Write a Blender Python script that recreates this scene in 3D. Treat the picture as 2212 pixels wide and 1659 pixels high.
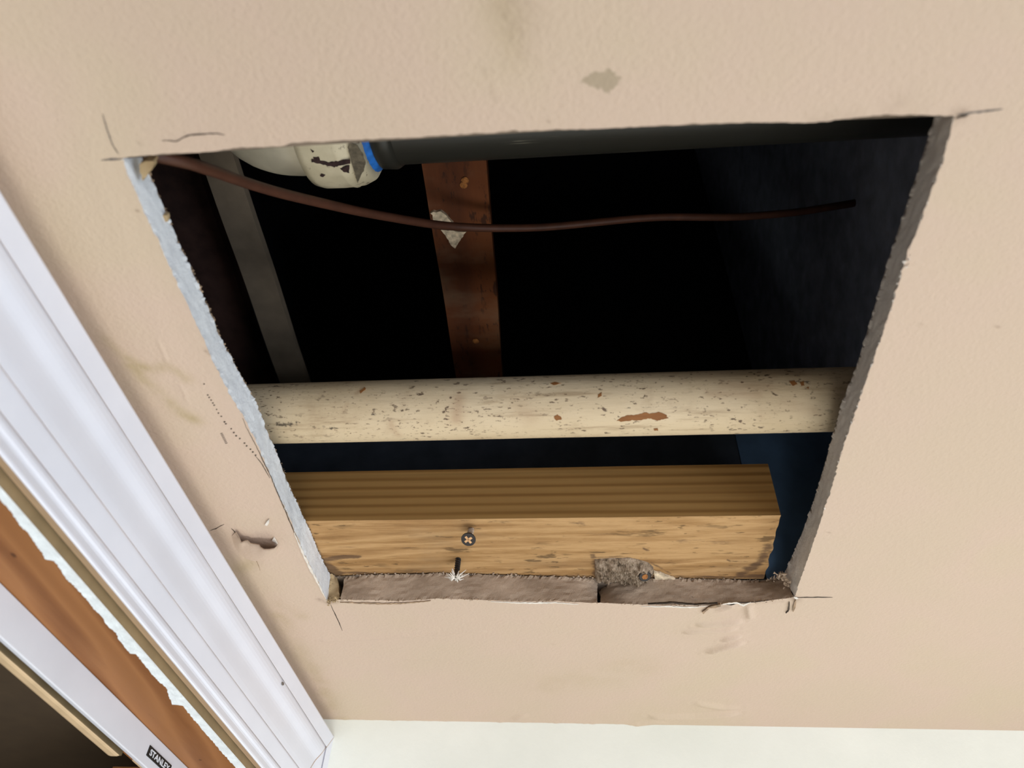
import bpy, bmesh, math, random
import numpy as np
from mathutils import Vector, Matrix, noise
from mathutils.geometry import tessellate_polygon

for o in list(bpy.data.objects):
    bpy.data.objects.remove(o)
SC = bpy.context.scene
COL = SC.collection
random.seed(7)

# ------------------------------------------------------------------ camera
S = 0.235                     # metres per unit of camera-to-ceiling distance
CEIL = 2.44                   # ceiling height
CAMZ = CEIL - S
F = 1660.0
CX, CY = 1106.0, 829.5
R = np.array([[0.99546, 0.02797, 0.09096], [0.08322, -0.71637, -0.69274], [0.04579, 0.69716, -0.71545]])
_u, _s, _v = np.linalg.svd(R); R = _u @ _v
cam_d = bpy.data.cameras.new('camera'); cam = bpy.data.objects.new('camera', cam_d); COL.objects.link(cam)
M = Matrix([[*R[0], 0], [*R[1], 0], [*R[2], CAMZ], [0, 0, 0, 1]])
cam.matrix_world = M
cam_d.sensor_width = 36; cam_d.lens = 36 * F / 2212
cam_d.clip_start = 0.02
cam_d.dof.use_dof = True; cam_d.dof.focus_distance = 0.47; cam_d.dof.aperture_fstop = 11
SC.camera = cam

# ------------------------------------------------------------------ light
w = bpy.data.worlds.new('sky'); SC.world = w; w.use_nodes = True
w.node_tree.nodes['Background'].inputs[0].default_value = (0.55, 0.72, 1.0, 1)
w.node_tree.nodes['Background'].inputs[1].default_value = 0.6

def area(name, loc, rot, sx, sy, power, col):
    d = bpy.data.lights.new(name, 'AREA'); d.shape = 'RECTANGLE'; d.size = sx; d.size_y = sy
    d.energy = power; d.color = col
    o = bpy.data.objects.new(name, d); o.location = loc; o.rotation_euler = rot; COL.objects.link(o); return o
area('window_daylight', (1.45, -0.50, 1.35), (0, math.radians(90), 0), 1.3, 1.1, 27, (0.85, 0.96, 1.12))
area('fill_light_back', (1.2, -2.1, 1.35), (math.radians(90), 0, 0), 1.0, 1.3, 6, (0.88, 0.97, 1.10))  # added fill light from behind the camera, no window there
area('fill_light_far_wall', (0.10, 0.10, 1.45), (math.radians(112), 0, 0), 0.5, 0.35, 8, (0.96, 1.0, 1.03))  # added unseen fill to brighten the far wall and far ceiling
area('fill_light_floor', (0.75, 0.2, 0.5), (math.radians(180), 0, 0), 0.6, 0.5, 2, (1.0, 0.97, 0.93))  # added unseen fill shining up from low in the room
vs = SC.view_settings
vs.view_transform = 'Standard'; vs.look = 'None'; vs.gamma = 1; vs.use_curve_mapping = False
vs.exposure = 0.0

# ------------------------------------------------------------------ projection helpers: a pixel and a plane give a point
def ray(px, py):
    return R @ np.array([px - CX, -(py - CY), -F])
def onz(px, py, z=1.0):
    d = ray(px, py); return d * (z / d[2])
def onx(px, py, x):
    d = ray(px, py); return d * (x / d[0])
def ony(px, py, y):
    d = ray(px, py); return d * (y / d[1])
def W(p):
    p = np.asarray(p, float); return p * S + np.array([0, 0, CAMZ])
def oncyl(px, py, yc, zc, r):
    """near hit of the view ray with a cylinder along X (camera units)"""
    d = ray(px, py); a = d[1]**2 + d[2]**2; b = -2 * (d[1] * yc + d[2] * zc); c = yc * yc + zc * zc - r * r
    disc = max(b * b - 4 * a * c, 0)
    return d * ((-b - math.sqrt(disc)) / (2 * a))

# ------------------------------------------------------------------ object helpers
def link(o, parent=None):
    COL.objects.link(o)
    if parent: o.parent = parent
    return o
def wloc(o):
    v = Vector((0, 0, 0))
    while o: v += o.location; o = o.parent
    return v
def mk(name, verts, faces, mat, parent=None, smooth=False, mids=None):
    """verts in world metres"""
    me = bpy.data.meshes.new(name)
    off = np.array(wloc(parent)) if parent else np.zeros(3)
    me.from_pydata([tuple(np.asarray(v, float) - off) for v in verts], [], faces)
    for m in (mat if isinstance(mat, (list, tuple)) else [mat]): me.materials.append(m)
    if mids: me.polygons.foreach_set('material_index', mids)
    if smooth: me.polygons.foreach_set('use_smooth', [True] * len(me.polygons))
    me.update()
    return link(bpy.data.objects.new(name, me), parent)
def empty(name, loc):
    o = bpy.data.objects.new(name, None); o.location = loc; o.empty_display_size = 0.02
    return link(o)
def tag(o, label, cat, group=None):
    o['label'] = label; o['category'] = cat
    if group: o['group'] = group
    return o
def struct(o, label=None):
    o['kind'] = 'structure'
    if label: o['label'] = label
    return o
def box(x0, x1, y0, y1, z0, z1):
    v = [(x, y, z) for x in (x0, x1) for y in (y0, y1) for z in (z0, z1)]
    f = [(0, 1, 3, 2), (4, 6, 7, 5), (0, 4, 5, 1), (2, 3, 7, 6), (0, 2, 6, 4), (1, 5, 7, 3)]
    return v, f
def tube(pts, rad, n=12, caps=True):
    pts = [np.asarray(p, float) for p in pts]
    if not hasattr(rad, '__len__'): rad = [rad] * len(pts)
    V, Fc = [], []
    up = np.array([0.0, 0.13, 1.0])
    for i, p in enumerate(pts):
        t = pts[min(i + 1, len(pts) - 1)] - pts[max(i - 1, 0)]; t /= np.linalg.norm(t)
        a = np.cross(t, up)
        if np.linalg.norm(a) < 0.2: a = np.cross(t, np.array([1.0, 0.2, 0]))
        a /= np.linalg.norm(a); b = np.cross(t, a)
        for k in range(n):
            th = 2 * math.pi * k / n
            V.append(p + rad[i] * (math.cos(th) * a + math.sin(th) * b))
    for i in range(len(pts) - 1):
        for k in range(n):
            k2 = (k + 1) % n
            Fc.append((i * n + k, i * n + k2, (i + 1) * n + k2, (i + 1) * n + k))
    if caps:
        Fc.append(tuple(range(n))); Fc.append(tuple(range((len(pts) - 1) * n, len(pts) * n)))
    return V, Fc
def lathe(base, axis, prof, n=24):
    """prof = [(distance along axis, radius)]"""
    base = np.asarray(base, float); axis = np.asarray(axis, float); axis /= np.linalg.norm(axis)
    return tube_prof(base, axis, prof, n)
def tube_prof(base, axis, prof, n):
    a = np.cross(axis, np.array([0.3, 0.7, 0.2])); a /= np.linalg.norm(a); b = np.cross(axis, a)
    V, Fc = [], []
    for d, r in prof:
        for k in range(n):
            th = 2 * math.pi * k / n
            V.append(base + axis * d + r * (math.cos(th) * a + math.sin(th) * b))
    for i in range(len(prof) - 1):
        for k in range(n):
            k2 = (k + 1) % n
            Fc.append((i * n + k, i * n + k2, (i + 1) * n + k2, (i + 1) * n + k))
    Fc.append(tuple(range(n))); Fc.append(tuple(range((len(prof) - 1) * n, len(prof) * n)))
    return V, Fc
def joinm(parts):
    V, Fc = [], []
    for v, f in parts:
        o = len(V); V += list(v); Fc += [tuple(i + o for i in q) for q in f]
    return V, Fc
def resample(poly, step):
    out = [np.asarray(poly[0], float)]
    for a, b in zip(poly[:-1], poly[1:]):
        a = np.asarray(a, float); b = np.asarray(b, float); n = max(1, int(np.linalg.norm(b - a) / step))
        for i in range(1, n + 1): out.append(a + (b - a) * i / n)
    return out
def rag(poly, step=3.0, amp=1.0, closed=True, rng=random):
    """ragged pixel outline"""
    p = list(poly) + ([poly[0]] if closed else [])
    q = resample(p, step)
    if closed: q = q[:-1]
    return [a + np.array([rng.uniform(-amp, amp), rng.uniform(-amp, amp)]) for a in q]
def patch(poly, fn, lift, thick):
    """a thin solid patch: pixel outline -> surface points by fn -> pulled towards the viewer's side by lift (unit vectors from fn)"""
    pts = [fn(*p) for p in poly]           # each: (point, outward normal) in camera units
    top = [W(p + n * (lift + thick)) for p, n in pts]; bot = [W(p + n * (lift - 0.0)) for p, n in pts]
    tri = tessellate_polygon([[Vector((p[0], p[1], 0)) for p in poly]])
    n = len(poly)
    Fc = [tuple(t) for t in tri] + [tuple(i + n for i in reversed(t)) for t in tri]
    Fc += [(i, (i + 1) % n, n + (i + 1) % n, n + i) for i in range(n)]
    return top + bot, Fc
UNDER = lambda z: (lambda px, py: (onz(px, py, z), np.array([0, 0, -1.0])))
MM = 0.001 / S               # one millimetre in camera units

# ------------------------------------------------------------------ materials
def lin(c):
    return tuple(((x / 255) / 12.92 if x / 255 <= 0.04045 else ((x / 255 + 0.055) / 1.055) ** 2.4) for x in c) + (1.0,)
class NT:
    def __init__(s, name, rough=0.6, spec=0.3):
        s.m = bpy.data.materials.new(name); s.m.use_nodes = True; s.t = s.m.node_tree
        s.b = s.t.nodes['Principled BSDF']; s.b.inputs['Roughness'].default_value = rough
        s.b.inputs['Specular IOR Level'].default_value = spec
        s._pos = None
    def n(s, typ, **kw):
        nd = s.t.nodes.new(typ)
        for k, v in kw.items():
            if isinstance(v, (int, float, str, bool)) and hasattr(nd, k): setattr(nd, k, v)
        return nd
    def l(s, a, b): s.t.links.new(a, b)
    def pos(s, scale=(1, 1, 1), rot=(0, 0, 0)):
        g = s.n('ShaderNodeNewGeometry'); mp = s.n('ShaderNodeMapping')
        mp.inputs['Scale'].default_value = scale; mp.inputs['Rotation'].default_value = rot
        s.l(g.outputs['Position'], mp.inputs['Vector']); return mp.outputs['Vector']
    def noise(s, scale, detail=4, rough=0.55, vec=None, dist=0.0):
        nd = s.n('ShaderNodeTexNoise'); nd.inputs['Scale'].default_value = scale; nd.inputs['Detail'].default_value = detail
        nd.inputs['Roughness'].default_value = rough; nd.inputs['Distortion'].default_value = dist
        s.l(vec if vec is not None else s.pos(), nd.inputs['Vector']); return nd.outputs['Fac']
    def ramp(s, fac, stops):
        r = s.n('ShaderNodeValToRGB'); e = r.color_ramp.elements
        while len(e) < len(stops): e.new(0.5)
        for el, (p, c) in zip(e, stops): el.position = p; el.color = c if len(c) == 4 else lin(c)
        s.l(fac, r.inputs['Fac']); return r.outputs['Color']
    def mask(s, fac, lo, hi):
        r = s.n('ShaderNodeMapRange'); r.interpolation_type = 'SMOOTHSTEP'
        r.inputs['From Min'].default_value = lo; r.inputs['From Max'].default_value = hi
        s.l(fac, r.inputs['Value']); return r.outputs['Result']
    def math(s, op, a, b):
        m = s.n('ShaderNodeMath'); m.operation = op
        for i, v in enumerate((a, b)):
            if isinstance(v, (int, float)): m.inputs[i].default_value = v
            else: s.l(v, m.inputs[i])
        return m.outputs[0]
    def mix(s, fac, a, b, blend='MIX'):
        m = s.n('ShaderNodeMix'); m.data_type = 'RGBA'; m.blend_type = blend
        for sock, v in ((m.inputs['Factor'], fac), (m.inputs['A'], a), (m.inputs['B'], b)):
            if isinstance(v, (int, float)): sock.default_value = v
            elif isinstance(v, tuple): sock.default_value = v if len(v) == 4 else lin(v)
            else: s.l(v, sock)
        return m.outputs['Result']
    def attr(s, name):
        a = s.n('ShaderNodeAttribute'); a.attribute_name = name
        sp = s.n('ShaderNodeSeparateColor'); s.l(a.outputs['Color'], sp.inputs['Color']); return sp.outputs
    def color(s, c):
        if isinstance(c, tuple): s.b.inputs['Base Color'].default_value = c if len(c) == 4 else lin(c)
        else: s.l(c, s.b.inputs['Base Color'])
    def bump(s, h, strength=0.3, dist=0.001):
        b = s.n('ShaderNodeBump'); b.inputs['Strength'].default_value = strength; b.inputs['Distance'].default_value = dist
        s.l(h, b.inputs['Height']); s.l(b.outputs['Normal'], s.b.inputs['Normal'])

def plain(name, c, rough=0.6, var=0.0, scale=60, spec=0.3, metal=0.0, bump=0.0, bscale=400):
    k = NT(name, rough, spec); k.b.inputs['Metallic'].default_value = metal
    if var:
        lo = tuple(max(0, int(x * (1 - var))) for x in c); hi = tuple(min(255, int(x * (1 + var * 0.6))) for x in c)
        k.color(k.ramp(k.noise(scale, 5), [(0.3, lo), (0.7, hi)]))
    else: k.color(c)
    if bump: k.bump(k.noise(bscale, 4), bump, 0.0008)
    return k.m

# painted ceiling
k = NT('ceiling_paint', 0.62, 0.25)
base = k.ramp(k.noise(9, 3), [(0.35, (192, 170, 147)), (0.5, (194, 170, 149)), (0.65, (192, 171, 146))])
A = k.attr('marks')
n1 = k.noise(260, 6, 0.65); n2 = k.noise(55, 4)
sm = k.mask(k.math('ADD', A['Red'], k.math('MULTIPLY', k.math('SUBTRACT', n1, 0.5), 1.4)), 0.42, 0.60)
base = k.mix(k.math('MULTIPLY', sm, 0.72), base, (150, 134, 108))
ol = k.math('MULTIPLY', A['Green'], k.mask(n2, 0.25, 0.7))
base = k.mix(k.math('MULTIPLY', ol, 0.85), base, (156, 138, 92))
dt = k.math('MULTIPLY', A['Blue'], k.mask(n1, 0.2, 0.75))
base = k.mix(k.math('MULTIPLY', dt, 0.8), base, (120, 98, 78))
k.color(base)
v = k.pos((1, 1, 1))
b1 = k.noise(480, 3, 0.5, v); b2 = k.noise(900, 3, 0.6)
k.bump(k.math('ADD', k.math('MULTIPLY', b1, 1.0), k.math('MULTIPLY', b2, 0.35)), 0.26, 0.0013)
m_ceil = k.m

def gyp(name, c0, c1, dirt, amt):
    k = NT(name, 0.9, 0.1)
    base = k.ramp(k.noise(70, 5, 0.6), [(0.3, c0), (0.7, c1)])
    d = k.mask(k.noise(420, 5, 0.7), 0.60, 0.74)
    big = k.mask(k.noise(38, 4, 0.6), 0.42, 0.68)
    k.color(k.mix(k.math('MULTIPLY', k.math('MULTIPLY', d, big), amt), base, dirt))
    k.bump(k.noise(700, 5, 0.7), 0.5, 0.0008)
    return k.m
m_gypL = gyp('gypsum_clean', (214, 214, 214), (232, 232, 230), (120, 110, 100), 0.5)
m_gypR = gyp('gypsum_shaded', (196, 186, 174), (208, 198, 186), (120, 105, 95), 0.5)  # same gypsum as the left edge, its weaker light put into the grey
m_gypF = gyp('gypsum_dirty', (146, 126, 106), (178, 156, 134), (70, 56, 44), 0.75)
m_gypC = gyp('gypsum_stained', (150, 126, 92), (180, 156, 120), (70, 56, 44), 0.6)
m_backpaper = plain('back_paper', (120, 105, 90), 0.9, 0.2)
m_paper = plain('torn_paper', (214, 204, 190), 0.9, 0.08, 300)
m_fuzz = plain('paper_fuzz_tan', (150, 126, 100), 0.95, 0.3, 300)
m_crack = plain('crack_dark', (72, 60, 50), 0.95, 0.25, 300)
m_pencil = plain('pencil_grey', (120, 110, 100), 0.8, 0.25, 500)
m_flake = plain('paint_flake', (214, 196, 176), 0.6, 0.05, 50, bump=0.2, bscale=300)
m_wall = plain('white_wall', (241, 243, 232), 0.75, 0.02, 20, bump=0.15, bscale=300)
m_wallL = plain('beige_wall', (224, 212, 198), 0.7, 0.03, 20)
m_trim = plain('white_trim_gloss', (223, 223, 229), 0.33, 0.015, 25, spec=0.45, bump=0.05, bscale=120)
m_reveal = plain('jamb_edge_beige_shade', (142, 122, 90), 0.7, 0.08, 60)  # beige edge, with the casing's shadow darkened into the colour
m_lip = plain('casing_tan_shade', (200, 170, 136), 0.8, 0.05, 60)  # tan of the casing's underside, partly its shade put into the colour
m_white_paint = plain('ragged_white_paint', (232, 238, 238), 0.6, 0.06, 200, bump=0.4, bscale=700)
m_track = plain('track_white_metal', (208, 208, 212), 0.35, 0.02, 30, spec=0.5)
m_track_shade = plain('track_inside_shade', (112, 94, 66), 0.7, 0.1)  # shade of the track slot put into the colour
m_tracklip = plain('track_lip_tan', (206, 178, 140), 0.55, 0.06)
m_black = plain('sticker_black', (24, 24, 22), 0.5)
m_silver = plain('sticker_letter', (214, 216, 220), 0.45)
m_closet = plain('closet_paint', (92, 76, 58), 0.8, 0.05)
m_floor = plain('floor_oak', (194, 178, 158), 0.5, 0.15, 12)
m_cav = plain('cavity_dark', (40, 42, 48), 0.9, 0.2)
m_navy = plain('haze_navy', (74, 82, 94), 0.85, 0.12)
m_darkwood = plain('joist_dark_wood', (92, 66, 56), 0.85, 0.35, 30)
m_greywood = plain('batten_grey', (154, 136, 112), 0.85, 0.12, 40)
m_cable = plain('cable_brown', (78, 47, 33), 0.5, 0.12, 100)
m_screw = plain('screw_black', (44, 38, 34), 0.45, 0.25, 900, spec=0.5, metal=0.3)
m_dust = plain('screw_dust', (178, 156, 134), 0.95, 0.25, 900)
m_brass = plain('screw_recess', (208, 160, 112), 0.6, 0.2, 900)
m_rust = plain('rust', (150, 96, 48), 0.8, 0.4, 500)
m_plaster = plain('plaster_bit', (206, 186, 156), 0.95, 0.25, 300, bump=0.6, bscale=500)
m_blue = plain('blue_ring', (44, 110, 190), 0.45, 0.25, 140)

def wood(name, stops, along='X', scale=1.0, fleck=None, fleck_amt=0.0, ring=9.0, dist=2.0, rough=0.75, bump=0.3, lines=(0.35, 0.9), dark=None, wave=0.55):
    k = NT(name, rough, 0.2)
    stretch = {'X': (0.10, 1, 1), 'Y': (1, 0.10, 1)}[along]
    st = tuple(s * scale for s in stretch)
    wv = k.n('ShaderNodeTexWave'); wv.wave_type = 'BANDS'; wv.bands_direction = 'DIAGONAL'
    wv.inputs['Scale'].default_value = ring; wv.inputs['Distortion'].default_value = dist
    wv.inputs['Detail'].default_value = 3; wv.inputs['Detail Scale'].default_value = 1.2
    k.l(k.pos(st), wv.inputs['Vector'])
    nz = k.noise(110, 7, 0.7, k.pos(st))
    f = k.math('ADD', k.math('MULTIPLY', wv.outputs['Fac'], wave), k.math('MULTIPLY', nz, 1 - wave))
    c = k.ramp(f, stops)
    if fleck:
        fl = k.mask(k.noise(170, 4, 0.6, k.pos(tuple(s * q for s, q in zip((0.28, 1, 1) if along == 'X' else (1, 0.28, 1), (1, 1, 1))))), 0.58, 0.66)
        big = k.mask(k.noise(20, 3), 0.36, 0.58)
        c = k.mix(k.math('MULTIPLY', k.math('MULTIPLY', fl, big), fleck_amt), c, fleck)
        f2 = k.mask(k.noise(420, 4, 0.6, k.pos((0.3, 1, 1) if along == 'X' else (1, 0.3, 1))), 0.60, 0.68)
        g2 = k.mask(k.noise(34, 3), 0.42, 0.60)
        c = k.mix(k.math('MULTIPLY', k.math('MULTIPLY', f2, g2), fleck_amt), c, fleck)
        c = k.mix(k.math('MULTIPLY', k.mask(k.noise(26, 4, 0.6, k.pos((0.5, 1, 1))), 0.50, 0.72), 0.4 * fleck_amt), c, (128, 108, 84))
    if dark is not None:
        A = k.attr('marks')
        nn = k.noise(240, 6, 0.65, k.pos((0.35, 1, 1)))
        dm = k.mask(k.math('ADD', A['Red'], k.math('MULTIPLY', k.math('SUBTRACT', nn, 0.5), 1.1)), 0.40, 0.75)
        c = k.mix(k.math('MULTIPLY', dm, 0.8), c, dark)
    k.color(c); k.bump(f, bump, 0.0012)
    return k.m
k = NT('pine_side_shaded', 0.75, 0.2)  # clean grain; tone lowered to carry the shade on this side
wv = k.n('ShaderNodeTexWave'); wv.wave_type = 'BANDS'; wv.bands_direction = 'Z'; wv.wave_profile = 'SIN'
wv.inputs['Scale'].default_value = 50; wv.inputs['Distortion'].default_value = 2.4; wv.inputs['Detail'].default_value = 2; wv.inputs['Detail Scale'].default_value = 0.35
k.l(k.pos((0.09, 1, 1), (0, 0.012, 0)), wv.inputs['Vector'])
f = k.math('ADD', k.math('MULTIPLY', wv.outputs['Fac'], 0.7), k.math('MULTIPLY', k.noise(90, 5, 0.6, k.pos((0.06, 1, 1))), 0.45))
k.color(k.ramp(f, [(0.20, (152, 115, 66)), (0.60, (150, 112, 63)), (0.84, (134, 97, 51)), (1.0, (118, 82, 40))])); k.bump(f, 0.08, 0.001)
m_pine_side = k.m
m_pine_bot = wood('pine_rough', [(0.28, (124, 88, 50)), (0.42, (160, 122, 78)), (0.52, (180, 142, 96)), (0.64, (154, 116, 72)), (0.78, (114, 80, 46))], 'X', 1, fleck=(96, 72, 44), fleck_amt=0.85, ring=22, dist=9, bump=0.7, dark=(84, 62, 46), wave=0.22)
m_jamb = wood('jamb_wood', [(0.15, (140, 92, 52)), (0.5, (152, 102, 60)), (0.85, (118, 72, 36))], 'Y', 1, ring=24, dist=4, rough=0.55, bump=0.06, dark=(70, 36, 10))
m_oldwood = wood('old_board', [(0.1, (120, 70, 36)), (0.5, (102, 56, 28)), (0.9, (72, 38, 20))], 'Y', 1, fleck=(50, 30, 20), fleck_amt=0.8, ring=10, dist=4)

# old paint on the pipe: streaks, specks, smudges
k = NT('pipe_old_paint', 0.6, 0.3)
base = k.ramp(k.noise(30, 5, 0.6, k.pos((0.4, 1, 1))), [(0.3, (194, 171, 136)), (0.7, (208, 187, 154))])
st = k.noise(150, 5, 0.7, k.pos((0.09, 1, 1)))
base = k.mix(k.math('MULTIPLY', k.mask(st, 0.53, 0.70), 0.6), base, (142, 116, 84))
sp = k.noise(420, 4, 0.6, k.pos((0.5, 1, 1)))
big = k.mask(k.noise(22, 4, 0.6), 0.36, 0.56)
sp2 = k.noise(900, 4, 0.6, k.pos((0.35, 1, 1)))
base = k.mix(k.math('MULTIPLY', k.math('MULTIPLY', k.mask(sp2, 0.60, 0.66), k.mask(k.noise(40, 3), 0.42, 0.6)), 0.8), base, (84, 60, 42))
base = k.mix(k.math('MULTIPLY', k.mask(k.noise(48, 5, 0.65), 0.52, 0.72), 0.3), base, (150, 122, 92))
base = k.mix(k.math('MULTIPLY', k.math('MULTIPLY', k.mask(sp, 0.60, 0.65), big), 0.9), base, (78, 56, 40))
A = k.attr('marks')
nn = k.noise(480, 5, 0.7, k.pos((0.6, 1, 1)))
base = k.mix(k.math('MULTIPLY', k.mask(k.math('ADD', A['Red'], k.math('MULTIPLY', k.math('SUBTRACT', nn, 0.5), 1.8)), 0.62, 0.86), 0.85), base, (66, 56, 46))
base = k.mix(k.math('MULTIPLY', A['Green'], 0.55), base, (150, 112, 82))
k.color(base); k.bump(k.math('ADD', st, k.math('MULTIPLY', sp, 0.4)), 0.35, 0.0012)
m_pipe = k.m
m_chip = NT('pipe_bare_brown', 0.7)
m_chip.color(m_chip.ramp(m_chip.noise(160, 5, 0.6, m_chip.pos((0.15, 1, 1))), [(0.3, (104, 62, 28)), (0.7, (150, 98, 50))])); m_chip = m_chip.m
# black drain pipe
k = NT('black_abs', 0.38, 0.5)
sc = k.noise(200, 4, 0.6, k.pos((0.06, 1, 1), (0, 0, 0.5)))
k.color(k.mix(k.mask(sc, 0.66, 0.72), (40, 38, 32), (96, 92, 78))); k.bump(sc, 0.1, 0.0005)
m_abs = k.m
k = NT('cream_fitting', 0.55, 0.3)
b = k.ramp(k.noise(40, 5), [(0.3, (176, 162, 132)), (0.7, (212, 198, 168))])
k.color(k.mix(k.math('MULTIPLY', k.mask(k.noise(170, 6, 0.7), 0.60, 0.67), 0.8), b, (70, 50, 44)))
k.bump(k.noise(120, 5), 0.35, 0.001); m_cream = k.m
k = NT('cream_elbow', 0.45, 0.35)
k.color(k.ramp(k.noise(35, 4), [(0.3, (178, 166, 142)), (0.7, (206, 194, 170))])); m_elbow = k.m
m_smear = plain('dark_smear', (52, 34, 32), 0.9, 0.4, 500)

# ------------------------------------------------------------------ attribute masks
def seg_dist(X, Y, poly):
    d = np.full(X.shape, 1e9)
    for a, b in zip(poly[:-1], poly[1:]):
        a = np.asarray(a, float)[:2]; b = np.asarray(b, float)[:2]; ab = b - a; L = ab @ ab + 1e-12
        t = np.clip(((X - a[0]) * ab[0] + (Y - a[1]) * ab[1]) / L, 0, 1)
        d = np.minimum(d, np.hypot(X - a[0] - t * ab[0], Y - a[1] - t * ab[1]))
    return d
def inside(X, Y, poly):
    c = np.zeros(X.shape, bool); n = len(poly)
    for i in range(n):
        x0, y0 = poly[i][:2]; x1, y1 = poly[(i + 1) % n][:2]
        cond = ((y0 > Y) != (y1 > Y)) & (X < (x1 - x0) * (Y - y0) / (y1 - y0 + 1e-15) + x0)
        c ^= cond
    return c
def set_marks(o, arr):
    a = o.data.color_attributes.new('marks', 'FLOAT_COLOR', 'POINT')
    full = np.ones((len(o.data.vertices), 4), np.float32); full[:, :3] = np.clip(arr, 0, 1)
    a.data.foreach_set('color', full.ravel())

# ------------------------------------------------------------------ ceiling with the cut hole
T = 1.068                                             # back of the board
left_lo = [(265, 342), (276, 377), (295, 418), (314, 463), (339, 513), (355, 551), (390, 625), (415, 680), (446, 745), (455, 770), (484, 827), (500, 858), (513, 881), (525, 897), (547, 941), (573, 1001), (604, 1074), (627, 1122), (658, 1198), (680, 1243), (708, 1301)]
left_hi = [(306, 339), (322, 374), (341, 418), (365, 472), (384, 521), (406, 567), (428, 615), (453, 672), (474, 725), (498, 770), (522, 815), (554, 868), (563, 894), (582, 945), (601, 986), (620, 1039), (642, 1087), (668, 1144), (690, 1195), (706, 1228), (717, 1246)]
top_lo = [(265, 342), (304, 338), (345, 333), (450, 328), (516, 319), (608, 316), (627, 309), (766, 302), (900, 297), (925, 294), (1020, 289), (1026, 287), (1050, 288), (1115, 281), (1124, 284), (1200, 280), (1300, 278), (1400, 273), (1500, 268), (1595, 265), (1763, 264), (1848, 254), (1911, 247), (2019, 249), (2062, 251)]
right_lo = [(2062, 251), (2044, 320), (2019, 396), (1994, 463), (1975, 510), (1953, 570), (1930, 649), (1905, 725), (1881, 792), (1850, 884), (1818, 976), (1792, 1065), (1767, 1144), (1739, 1223), (1716, 1290)]
right_hi = [(2019, 251), (1994, 336), (1956, 453), (1934, 517), (1908, 599), (1873, 719), (1850, 793), (1818, 872), (1783, 998), (1758, 1081), (1732, 1153), (1694, 1240)]
far_lo = [(708, 1301), (733, 1295), (806, 1296), (869, 1298), (948, 1293), (1043, 1296), (1138, 1299), (1200, 1298), (1265, 1302), (1295, 1302), (1390, 1306), (1485, 1307), (1548, 1306), (1611, 1302), (1675, 1296), (1716, 1290)]
far_hi = [(717, 1246), (783, 1242), (853, 1241), (948, 1239), (1075, 1242), (1283, 1249), (1327, 1254), (1421, 1249), (1580, 1252), (1652, 1255), (1694, 1242)]

def curve(px, z, n, jit=0.0, seed=0, plane=None):
    rng = np.random.RandomState(seed)
    P = np.array([onz(x, y, z) for x, y in px])
    d = np.r_[0, np.cumsum(np.linalg.norm(np.diff(P, axis=0), axis=1))]; d /= d[-1]
    t = np.linspace(0, 1, n); Q = np.stack([np.interp(t, d, P[:, i]) for i in range(3)], 1)
    if jit:
        nz = rng.normal(size=(n, 2)); nz = 0.5 * nz + 0.5 * np.roll(nz, 1, 0); nz[0] = nz[-1] = 0
        Q[:, :2] += nz * jit
    return Q
NM, NS = 240, 240
cT = curve(top_lo, 1, NM, 0.0006, 1); cF = curve(far_lo, 1, NM, 0.0012, 2)
cL = curve(left_lo, 1, NS, 0.0012, 3); cR = curve(right_lo, 1, NS, 0.0012, 4)
LT, RT, LB, RB = cT[0], cT[-1], cF[0], cF[-1]
cL[0] = LT; cL[-1] = LB; cR[0] = RT; cR[-1] = RB
XL, XR, YN = -0.87, 1.55, 0.05
def yfar(x): return 2.4705 + 0.0102 * x
EXT = 0.03
NLc, NRc, NTr, NFr = 60, 130, 70, 150
def ruled(a, b, n):      # rows from a to b
    t = np.linspace(0, 1, n)[:, None, None]; return a[None] * (1 - t) + b[None] * t
def lineP(p, q, n):
    t = np.linspace(0, 1, n)[:, None]; return np.asarray(p)[None] * (1 - t) + np.asarray(q)[None] * t
p3 = lambda x, y: np.array([x, y, 1.0])
grid_rows = NTr + NS + NFr - 2; grid_cols = NLc + NM + NRc - 2
G = np.full((grid_rows, grid_cols, 3), np.nan)
r0, r1 = NTr - 1, NTr + NS - 2; q0, q1 = NLc - 1, NLc + NM - 2
oT = lineP(p3(LT[0], YN), p3(RT[0], YN), NM); oF = lineP(p3(LB[0], yfar(LB[0]) + EXT), p3(RB[0], yfar(RB[0]) + EXT), NM)
oL = lineP(p3(XL, LT[1]), p3(XL, LB[1]), NS); oR = lineP(p3(XR, RT[1]), p3(XR, RB[1]), NS)
G[:r0 + 1, q0:q1 + 1] = ruled(oT, cT, NTr)
G[r1:, q0:q1 + 1] = ruled(cF, oF, NFr)
G[r0:r1 + 1, :q0 + 1] = ruled(oL, cL, NLc).transpose(1, 0, 2)
G[r0:r1 + 1, q1:] = ruled(cR, oR, NRc).transpose(1, 0, 2)
def corner(p00, p01, p10, p11, nr, nc): return ruled(lineP(p00, p01, nc), lineP(p10, p11, nc), nr)
G[:r0 + 1, :q0 + 1] = corner(p3(XL, YN), oT[0], oL[0], LT, NTr, NLc)
G[:r0 + 1, q1:] = corner(oT[-1], p3(XR, YN), RT, oR[0], NTr, NRc)
G[r1:, :q0 + 1] = corner(oL[-1], LB, p3(XL, yfar(XL) + EXT), oF[0], NFr, NLc)
G[r1:, q1:] = corner(RB, oR[-1], oF[-1], p3(XR, yfar(XR) + EXT), NFr, NRc)
GX, GY = np.nan_to_num(G[..., 0], nan=9), np.nan_to_num(G[..., 1], nan=9)

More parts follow.
